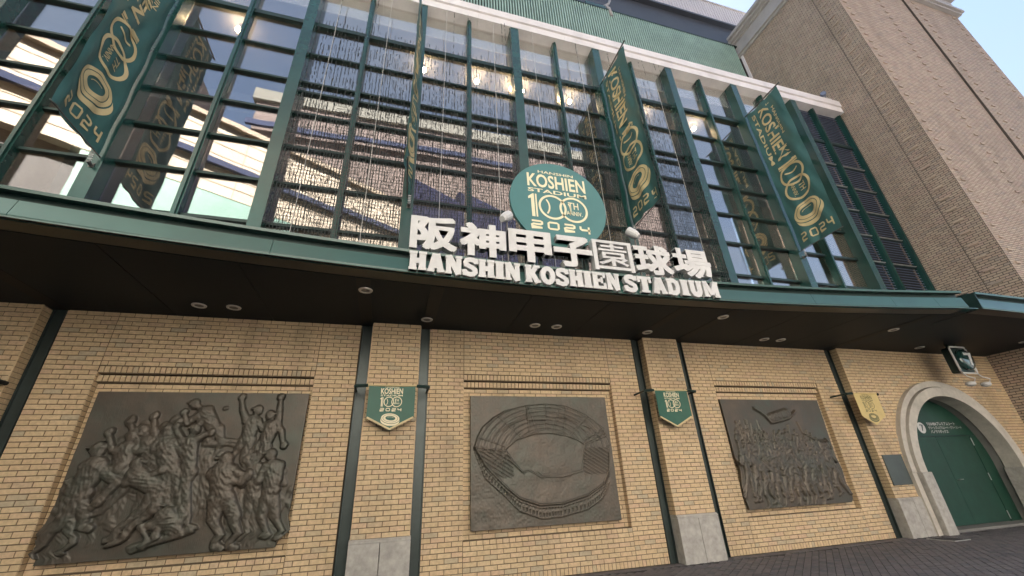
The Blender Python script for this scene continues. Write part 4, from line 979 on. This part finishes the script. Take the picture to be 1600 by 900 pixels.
# ================================================================== BRICK TOWER
TX, TY0, TY1, TZT = 16.72, 5.89, 10.35, 21.55
tw = thing('brick_tower', 'tall brick tower with raised header bricks rising at right', 'tower', (21, 8, 0))
part('tower_core', MB().box(TX+.008, 25.8, TY0+.008, 14, 0, TZT), m_tmortar, tw)
lay(tw, course_bricks(TY0+.008, TY1, 0.0, TZT, None), TX, m_tbrick, axis='X', keep=150, gap=.018, jig=.0008)
lay(tw, course_bricks(TX, 21.9, 0.0, TZT, None), TY0, m_tbrick, axis='Y', keep=150, gap=.018, jig=.0008)
part('pier_core', MB().box(21.9, 25.85, 5.828, 6.2, 0, TZT), m_tmortar, tw)
lay(tw, course_bricks(21.9, 25.87, 0.0, TZT, None), 5.82, m_tbrick, axis='Y', allstuff=True, gap=.018, jig=.0008)
# raised headers
hd = MB().box(-.10, .10, -.032, .01, -.031, .031).mesh('raised_brick', m_tbrick)
hd2 = MB().box(-.035, .01, -.13, .13, -.031, .031).mesh('raised_brick', m_tbrick)
k = 0; z = 5.6
while z < TZT-.3:
    for xx, yy in ((17.04, TY0), (19.77, TY0), (22.45, 5.82), (25.35, 5.82)): link('raised_brick', hd, tw, (xx-21, yy-8, z+.036))
    link('raised_brick', hd2, tw, (TX-21, 6.37-8, z+.036)); z += .4332
part('corner_joint', MB().box(TX-.006, TX+.02, 6.62, 6.635, 4.6, TZT), m_tmortar, tw)
def ring_box(p, z0, z1, name):
    mb = MB().prism([(TX-p, TY1+.06), (TX-p, TY0-p), (21.9-p*.2, TY0-p), (21.9-p*.2, 5.76-p), (25.87+p, 5.76-p), (25.87+p, TY1)], z0, z1, 'z'); part(name, mb, m_tcorn, tw)
for p, z0, z1 in ((.10, 21.55, 21.68), (.20, 21.68, 21.82), (.13, 21.82, 21.92), (.06, 21.92, 22.62), (.16, 22.62, 22.74), (.30, 22.74, 22.90), (.42, 22.90, 23.08), (.36, 23.08, 23.16)): ring_box(p, z0, z1, 'cornice_course')
part('parapet', MB().box(TX+.2, 25.6, TY0+.2, 13, 23.1, 23.6), m_tcorn, tw)
part('flashing', MB().box(TX-.06, TX-.002, 10.2, 10.33, 19.8, 21.9), m_cornice, tw)

lt = thing('brick_tower', 'matching brick tower added out of view at left to shade the right tower', 'tower', (-14, 8, 0)); part('wall', MB().box(-18, -11.04, 5.89, 14, 0, 22), m_tbrick, lt)  # unseen block, added to cut the light on the right tower
# ================================================================== ROUND SIGN AND LETTERING
rs = thing('round_sign', 'round teal sign reading KOSHIEN STADIUM 100TH ANNIV 2024', 'sign', (2.65, 5.47, 5.0))
rd = part('disc', MB().prism([(2.65+.92*math.cos(2*math.pi*k/72), 5.88+.92*math.sin(2*math.pi*k/72)) for k in range(72)], 5.47, 5.53), m_disc, rs)
fl = Flat(); logo(fl, 2.65, 5.885, 1.0); part('lettering', fl.put(lambda a, b: (a, 5.466, b)), m_cream, rd)
part('post', MB().box(2.2, 2.26, 5.55, 5.61, 4.5, 5.6).box(3.04, 3.10, 5.55, 5.61, 4.5, 5.6), m_greenD, rs)

kj = thing('kanji_sign', 'white raised letters reading 阪神甲子園球場 standing on the canopy edge', 'sign', (2.75, 5.35, 4.5))
kx = [(.10, .80), (.84, 1.58), (1.63, 2.36), (2.40, 3.10), (3.12, 3.88), (3.90, 4.66), (4.66, 5.47)]
KB = {'阪': .036, '神': .034, '甲': .040, '子': .05, '園': .006, '球': .026, '場': .020}
for ch, (a, b) in zip('阪神甲子園球場', kx):
    v, f = glyphs(ch, min(KB[ch], .016), 4); n = len(v); yf = arcY((a+b)/2)-.06
    e = {}
    for t in f:
        for i in range(len(t)):
            p, q = t[i], t[(i+1) % len(t)]
            if (q, p) in e: e.pop((q, p))
            else: e[(p, q)] = 1
    mb = MB(); g_ = min(KB[ch], .03)*.55; cc_ = (0, 0) if KB[ch] < .012 else None
    for l_, (ox, oz) in enumerate([(0, 0)] if cc_ else [(0, 0), (g_, g_), (-g_, g_), (g_, -g_), (-g_, -g_)]):
        n0 = len(mb.v); W2 = [(a+g_+p[0]*(b-a-2*g_)+ox, 4.54+g_+p[1]*(.60-2*g_)+oz) for p in v]; y0 = yf-.0012*l_
        mb.v += [(p[0], y0, p[1]) for p in W2]+[(p[0], yf+.12+.0012*l_, p[1]) for p in W2]
        mb.f += [tuple(n0+i for i in t) for t in f]+[tuple(n0+n+i for i in reversed(t)) for t in f]+[(n0+p, n0+n+p, n0+n+q, n0+q) for p, q in e]
    part('letter', mb, m_white, kj)
part('mounting_rail', sweep([(.05, 4.505), (.05, 4.53), (.09, 4.53), (.09, 4.505)], .1, 5.45, 16), m_steel, kj)
def bl(ch, x0, w_, mb, yf, z0, h):
    """heavy slab letters from solid strokes"""
    d = [0]; s = .30*w_; sv = .13*h
    def box(a, b, c, e): d[0] += .0012; mb.box(x0+a*w_, x0+b*w_, yf-d[0], yf+.07, z0+c*h, z0+e*h)
    def bar(p, q, t): d[0] += .0012; mb.sribbon([(x0+p[0]*w_, z0+p[1]*h), (x0+q[0]*w_, z0+q[1]*h)], t*w_, yf-d[0], yf+.07)
    def rib(path, t, closed=False): d[0] += .0012; mb.sribbon([(x0+p[0]*w_, z0+p[1]*h) for p in path], t, yf-d[0], yf+.07, closed)
    if ch == 'H': box(.05, .43, 0, 1); box(.57, .95, 0, 1); box(.3, .7, .36, .64); [box(a, b, c, e) for a, b in ((0, .46), (.54, 1)) for c, e in ((0, .14), (.86, 1))]
    elif ch == 'A': bar((.20, 0), (.46, 1), .37); bar((.80, 0), (.54, 1), .37); box(.26, .74, .20, .38); box(.30, .66, .86, 1); box(0, .42, 0, .14); box(.58, 1, 0, .14)
    elif ch == 'N': box(.05, .35, 0, 1); box(.65, .95, 0, 1); bar((.20, 1), (.80, 0), .36); box(0, .40, 0, .14); box(0, .34, .86, 1); box(.60, 1, .86, 1)
    elif ch == 'S': rib([(.90, .70), (.86, .80), (.70, .90), (.48, .91), (.26, .86), (.19, .74), (.24, .62), (.44, .53), (.64, .46), (.80, .36), (.82, .22), (.70, .11), (.48, .08), (.26, .12), (.12, .24), (.10, .34)], .33*w_); box(.0, .16, .02, .34); box(.84, 1, .68, .98)
    elif ch == 'I': box(.10, .90, 0, 1); box(0, 1, 0, .14); box(0, 1, .86, 1)
    elif ch == 'K': box(.05, .42, 0, 1); bar((.36, .42), (.80, 1), .32); bar((.44, .56), (.82, 0), .36); box(0, .44, 0, .14); box(0, .44, .86, 1); box(.56, 1, .86, 1); box(.56, 1, 0, .14)
    elif ch == 'O': rib([(.5+.34*math.cos(2*math.pi*k/20), .5+.40*math.sin(2*math.pi*k/20)) for k in range(20)], .35*w_, True)
    elif ch == 'E': box(.06, .42, 0, 1); box(.3, .96, 0, .18); box(.3, .96, .82, 1); box(.3, .74, .41, .59); box(.78, .98, .0, .36); box(.78, .98, .66, 1); box(0, .3, 0, .14); box(0, .3, .86, 1); box(.60, .76, .32, .68)
    elif ch == 'T': box(.29, .71, 0, 1); box(.02, .98, .82, 1); box(0, .20, .62, 1); box(.80, 1, .62, 1); box(.2, .8, 0, .14)
    elif ch == 'D': box(.06, .40, 0, 1); rib([(.30, .90), (.56, .89), (.74, .78), (.81, .5), (.74, .22), (.56, .11), (.30, .10)], .33*w_); box(0, .40, 0, .14); box(0, .40, .86, 1)
    elif ch == 'U': rib([(.24, 1), (.24, .32), (.34, .15), (.5, .11), (.66, .15), (.77, .32), (.77, 1)], .36*w_); box(0, .47, .86, 1); box(.56, 1, .86, 1)
    elif ch == 'M': box(.03, .27, 0, 1); box(.71, .98, 0, 1); bar((.16, 1), (.5, .15), .24); bar((.84, 1), (.5, .15), .24); box(0, .32, 0, .14); box(.64, 1, 0, .14); box(0, .28, .86, 1); box(.72, 1, .86, 1)
en = thing('slab_letter_sign', 'white slab letters reading HANSHIN KOSHIEN STADIUM on the canopy fascia', 'sign', (2.75, 5.3, 4.2))
txt = [('HANSHIN', .11, 1.79), ('KOSHIEN', 1.87, 3.52), ('STADIUM', 3.60, 5.46)]
wd = {'I': .58, 'M': 1.2, 'S': .92}
for word, a, b in txt:
    tot = sum(wd.get(c, 1) for c in word); gp = .010; u = ((b-a)-gp*(len(word)-1))/tot; x = a
    for c in word:
        w_ = u*wd.get(c, 1); mb = MB(); bl(c, x, w_, mb, arcY(x+w_/2)-.075, 4.175, .302); part('letter', mb, m_white, en); x += w_+gp

def floodlight(x, z, dx, label):
    y = 5.42
    t = thing('floodlight', label, 'floodlight', (x, y, 4.6), 'small white floodlights beside the lettering')
    d = Vector((dx, .35, .55)).normalized(); c = Vector((x, y, z))
    part('housing', MB().tube([c-d*.13, c-d*.06, c+d*.02, c+d*.11], [.05, .078, .088, .088], 14), m_white, t, smooth=False)
    part('front_glass', MB().tube([c+d*.108, c+d*.116], [.078, .078], 14), m_lens, t)
    part('bracket', MB().tube([(x+.02, y+.02, 4.53), (x+.02, y, z-.12), (x, y, z-.03)], .014, 6), m_pink, t)
floodlight(1.62, 5.40, .5, 'white floodlight left of the round sign'); floodlight(4.02, 5.40, -.4, 'white floodlight right of the round sign, under the banner')

# ================================================================== BANNERS
def banner(fx, label, seed, swing=0.0):
    r = random.Random(seed); ph = r.uniform(0, 6)
    yw, yo, zt, zb = 7.56, 6.32, 12.66, 7.20
    t = thing('hanging_banner', label, 'banner', (fx, 7.6, 12.7), 'green banners hung from poles on the fins')
    amp = .032
    def off(s, q):                                     # s: 0 at the wall .. 1 outer, q: 0 bottom .. 1 top
        return fx+swing*s+amp*math.sin(s*7.2+ph+q*1.6)*(.35+.65*(1-q))+.022*math.sin(s*14+ph*2-q*3)*(1-.3*q)+.012*math.sin((s+q*1.4)*21+ph)
    def P3(s, q, d=0): return (off(s, q)+d, yw+(yo-yw)*s, zb+(zt-zb)*q-.03*math.sin(math.pi*s)*q)
    mb = MB(); nu, nv = 24, 48
    for j in range(nv+1):
        for i in range(nu+1): mb.v.append(P3(i/nu, j/nv))
    for j in range(nv):
        for i in range(nu): a = j*(nu+1)+i; mb.f.append((a, a+1, a+nu+2, a+nu+1))
    cl = part('cloth', mb, m_cloth, t, smooth=True, fix=False)
    Wd, Hh = yw-yo, zt-zb
    for side in (-1, 1):
        fl = Flat()                                    # x to the reader's right, y up, metres
        fl.text('HANSHIN', Wd*.66, Hh*.70, Wd*.74, Hh*.915, .01, True)
        fl.text('KOSHIEN', Wd*.30, Hh*.56, Wd*.60, Hh*.965, .022, True)
        fl.text('STADIUM', Wd*.11, Hh*.56, Wd*.21, Hh*.965, .018, True)
        s = 1.18; cx = Wd*.46
        y1 = Hh*.53
        fl.poly([(cx+.24, y1-.02), (cx+.33, y1-.10), (cx+.33, y1-.14), (cx-.28, y1-.14), (cx-.28, y1-.06), (cx+.19, y1-.06), (cx+.17, y1-.02)])
        fl.poly([(cx+.33, y1-.16), (cx+.33, y1-.20), (cx-.28, y1-.20), (cx-.28, y1-.16)])
        fl.ring(cx+.04, y1-.52, .37, .34, .070); fl.ring(cx+.04, y1-1.04, .38, .36, .070)
        fl.ring(cx+.04, y1-.11, .36, .34, .045, 12, 236, 304)
        fl.text('TH', cx+.06, y1-1.20, cx+.24, y1-.93, .012, True); fl.text('ANNIV.', cx-.15, y1-1.27, cx-.03, y1-.84, .01, True)
        icon(fl, Wd*.50, Hh*.175, .44, .40, .30)
        digits2024(fl, Wd*.12, Hh*.034, Wd*.92, Hh*.082, .040)
        if side == -1: fn = lambda a, b: P3(a/Wd, b/Hh, -.012)
        else: fn = lambda a, b: P3(1-a/Wd, b/Hh, .012)
        part('print', fl.put(fn), m_gold, cl, fix=False)
    part('top_pole', MB().tube([(fx, 7.62, 12.70), (fx+swing*1.1, 6.20, 12.70)], .022, 8), m_pink, t)
    part('bottom_pole', MB().tube([(off(0, 0), 7.62, 7.19), (off(1, 0), 6.30, 7.19)], .012, 8), m_pink, t)
    br = MB().box(fx-.04, fx+.04, 7.585, 7.66, 6.93, 7.02); br.tube([(fx, 7.6, 6.97), (fx, 7.48, 6.98)], .03, 8); part('bracket', br, m_pink, t)
    sp = MB()
    for k in range(5): sp.tube([(fx-.03, 7.5-.005*k, 7.0+.045*k), (fx+.03, 7.5, 7.015+.045*k)], .012, 6)
    part('tension_spring', sp, m_white, t)
banner(-5.565, 'green banner at far left seen from its right side', 1)
banner(.07, 'green banner seen edge-on above the first kanji', 2, -.14)
banner(5.645, 'green banner hanging just right of the round sign', 3)
banner(11.25, 'rightmost green banner, beside the dark louvres', 5)

# ================================================================== PENNANTS
def pennant(cx, y, gold, label, ic=True):
    w_, zt, zs, zp = .375, 2.965, 2.46, 2.255
    t = thing('wall_pennant', label, 'pennant', (cx, y, zt), 'small pennants on the brick pilasters')
    body, edge, ink = (m_penY, m_penY, m_penD) if gold else (m_penG, m_gold, m_cream)
    def Y(a): return y+.02*math.cos((a-cx)/w_*1.5)
    n = 14
    mb = MB()
    for i in range(n+1):
        x = cx-w_+2*w_*i/n; zl = zs+(zp-zs)*(1-abs(x-cx)/w_)
        mb.v += [(x, Y(x), zt), (x, Y(x), zl), (x, Y(x)+.006, zt), (x, Y(x)+.006, zl)]
    for i in range(n): a = 4*i; mb.f += [(a, a+4, a+5, a+1), (a+2, a+3, a+7, a+6), (a+1, a+5, a+7, a+3), (a, a+2, a+6, a+4)]
    cl = part('cloth', mb, body, t)
    if not gold:
        fl = Flat(); fl.line([(cx-w_+.012, zs+.0), (cx, zp+.022), (cx+w_-.012, zs+.0)], .03); part('gold_border', fl.put(lambda a, b: (a, Y(a)-.002, b)), edge, cl)
    fl = Flat(); logo(fl, cx, 2.74, .31); 
    if ic: icon(fl, cx, 2.425, .15, .098, -.1)
    part('print', fl.put(lambda a, b: (a, Y(a)-.003, b)), ink, cl)
    part('top_rod', MB().tube([(cx-w_-.02, y+.012, zt+.01), (cx+w_+.02, y+.012, zt+.01)], .013, 8), m_gold if not gold else m_penY, t)
    for s in (-1, 1):
        if gold and s == 1: part('wall_knob', MB().tube([(cx+w_+.05, y+.0, zt), (cx+w_+.05, 7.43, zt)], .03, 8), m_black, t)
        else:
            b = MB(); b.tube([(cx+s*(w_+.02), y+.012, zt+.01), (cx+s*.60, y+.012, zt-.005)], .028, 8); b.tube([(cx+s*.60, y+.012, zt-.005), (cx+s*.60, 7.62, zt-.01)], .02, 8); part('bracket', b, m_greenD, t)
pennant(-5.57, 7.2, True, 'gold pennant cut off by the left edge of the photo')
pennant(.04, 7.2, False, 'green pennant on the pilaster left of the stadium relief')
pennant(5.48, 7.2, False, 'green pennant on the pilaster left of the crowd relief', ic=False)
pennant(10.86, 7.2, True, 'gold pennant on the pilaster beside the arched doorway')

# ================================================================== GATE SIGN
gs = thing('gate_sign', 'square lit-style gate sign with numeral 7 hanging above the arch', 'sign', (13.92, 6.65, 3.4))
bx0, bx1, bz0, bz1 = 13.63, 14.24, 3.40, 4.08
bevel(part('box', MB().box(bx0+.02, bx1-.02, 6.66, 6.86, bz0+.02, bz1-.02), m_greenD, gs), .04, 3)
fp = [(bx0+.05, bz0), (bx1-.05, bz0), (bx1-.014, bz0+.014), (bx1, bz0+.05), (bx1, bz1-.05), (bx1-.014, bz1-.014), (bx1-.05, bz1), (bx0+.05, bz1), (bx0+.014, bz1-.014), (bx0, bz1-.05), (bx0, bz0+.05), (bx0+.014, bz0+.014)]
part('frame_tube', MB().tube([(p[0], 6.65, p[1]) for p in fp+fp[:1]], .022, 8), m_white, gs, smooth=True)
dc = MB(); cxs, czs, rr = 13.97, 3.74, .27; n = 32
rings = [(rr, 6.655), (rr, 6.60), (rr*.93, 6.575), (rr*.6, 6.555), (0.01, 6.55)]
for r_, y in rings: dc.v += [(cxs+r_*math.cos(2*math.pi*k/n), y, czs+r_*math.sin(2*math.pi*k/n)) for k in range(n)]
for j in range(len(rings)-1):
    for k in range(n): q = (k+1) % n; dc.f.append((j*n+k, j*n+q, (j+1)*n+q, (j+1)*n+k))
m_sgl = mat('sign_gloss', (.016, .055, .048), 0.08, coat=1.0)
gdd = part('disc', dc, m_sgl, gs, smooth=True)
fl = Flat(); fl.line([(cxs-.12, czs+.13), (cxs+.11, czs+.13), (cxs+.02, czs-.16)], .07); part('numeral', fl.put(lambda a, b: (a, 6.548, b)), m_white, gdd)
part('hanger', MB().box(cxs-.2, cxs-.16, 6.72, 6.78, bz1-.02, Hs).box(cxs+.10, cxs+.14, 6.72, 6.78, bz1-.02, Hs), m_greenD, gs)
for x in (13.44, 14.0):
    la = part('lamp_arm', MB().tube([(x+.22, 6.66, bz0), (x+.24, 6.60, 3.30), (x+.32, 6.52, 3.24), (x+.2, 6.50, 3.16), (x+.08, 6.50, 3.11)], .014, 8), m_white, gs, smooth=True)
    part('lamp_head', MB().sphere((x, 6.50, 3.09), .10, 14, 8, .62), m_white, la, smooth=True)

cc = thing('security_camera', 'small camera on the right end of the white cornice', 'camera', (16.0, 7.6, 14.93))
part('base', MB().tube([(16.0, 7.62, 14.93), (16.0, 7.62, 15.06)], .06, 10), m_tcorn, cc); part('body', MB().tube([(15.9, 7.50, 15.14), (16.08, 7.66, 15.12)], .10, 12), m_louv, cc); part('hood', MB().box(16.1, 16.4, 7.58, 7.7, 14.95, 15.06), m_tcorn, cc)

# ================================================================== ACROSS THE STREET (seen mirrored in the glass)
va = thing('elevated_viaduct', 'pale panelled viaduct across the street mirrored in the windows', 'viaduct', (-4, -8, 0))
A0, A1 = Vector((-26.0, 4.4)), Vector((22, -21.2)); dv = (A1-A0).normalized(); nv = Vector((-dv.y, dv.x))
def along(s, o=0): p = A0+dv*s+nv*o; return p
Ltot = (A1-A0).length
def slab(mb, s0, s1, o0, o1, z0, z1):
    c = [along(s0, o0), along(s1, o0), along(s1, o1), along(s0, o1)]; n = len(mb.v)
    mb.v += [(p.x, p.y, z0) for p in c]+[(p.x, p.y, z1) for p in c]
    mb.f += [(n, n+3, n+2, n+1), (n+4, n+5, n+6, n+7), (n, n+1, n+5, n+4), (n+1, n+2, n+6, n+5), (n+2, n+3, n+7, n+6), (n+3, n, n+4, n+7)]
sgn = -1 if nv.y > 0 else 1
d_ = MB(); slab(d_, 0, Ltot, sgn*.0, sgn*9, 15.5, 20.0); part('parapet_wall', d_, m_conc, va)
jn = MB()
for z in (19.3, 18.6, 17.9, 16.7, 16.1): slab(jn, 0, Ltot, -sgn*.02, sgn*.05, z, z+.05)
s = 1.0
while s < Ltot: slab(jn, s, s+.05, -sgn*.03, sgn*.04, 15.5, 20.0); s += 4.6
part('panel_joint', jn, m_concD, va, kind='stuff')
cp_ = MB(); slab(cp_, 0, Ltot, -sgn*.25, sgn*.3, 19.9, 20.2); part('coping', cp_, m_concD, va)
bp = MB(); slab(bp, 0, Ltot, -sgn*.28, -sgn*.06, 17.15, 17.5); part('blue_conduit', bp, m_bluepipe, va)
gd2 = MB(); slab(gd2, 0, Ltot, sgn*.5, sgn*8.5, 10.4, 15.5); part('girder', gd2, m_gird, va)
aq = MB(); slab(aq, 14.0, 22.5, -sgn*.3, sgn*.2, 11.5, 15.25); part('aqua_sheeting', aq, m_aqua, va)
lw = MB(); slab(lw, 0, Ltot, sgn*.2, sgn*8.5, 0.5, 10.4); part('bounce_wall', lw, m_bounce, va)  # unseen pale wall added below the girder to bounce sunlight onto the facade
nb = MB(); slab(nb, 29.5, 33.6, -sgn*.8, -sgn*.3, 15.2, 22.2); slab(nb, 33.6, 47, -sgn*.81, -sgn*.31, 15.2, 23.2); part('blue_shade_panel', nb, m_navy, va)  # added panels, painted navy for the blue shade in the mirrored view
ob = thing('opposite_building', 'tan brick building with pale parapet mirrored in the netted windows', 'building', (5, -18, 0))
part('wall', MB().box(-14.5, 29, -34, -17.5, 0, 35.9), m_farbrick, ob); part('parapet', MB().box(-14.8, 29.3, -34, -17.2, 35.9, 37.3), m_farband, ob)
part('rail', MB().box(-14.8, 29.3, -17.1, -16.8, 32.4, 32.95), m_bluepipe, ob)
ob2 = thing('opposite_tower', 'narrow brick tower mirrored in the left windows', 'tower', (-20, -18, 0)); part('wall', MB().box(-24, -19.5, -26, -14, 0, 38), m_farbrick, ob2)
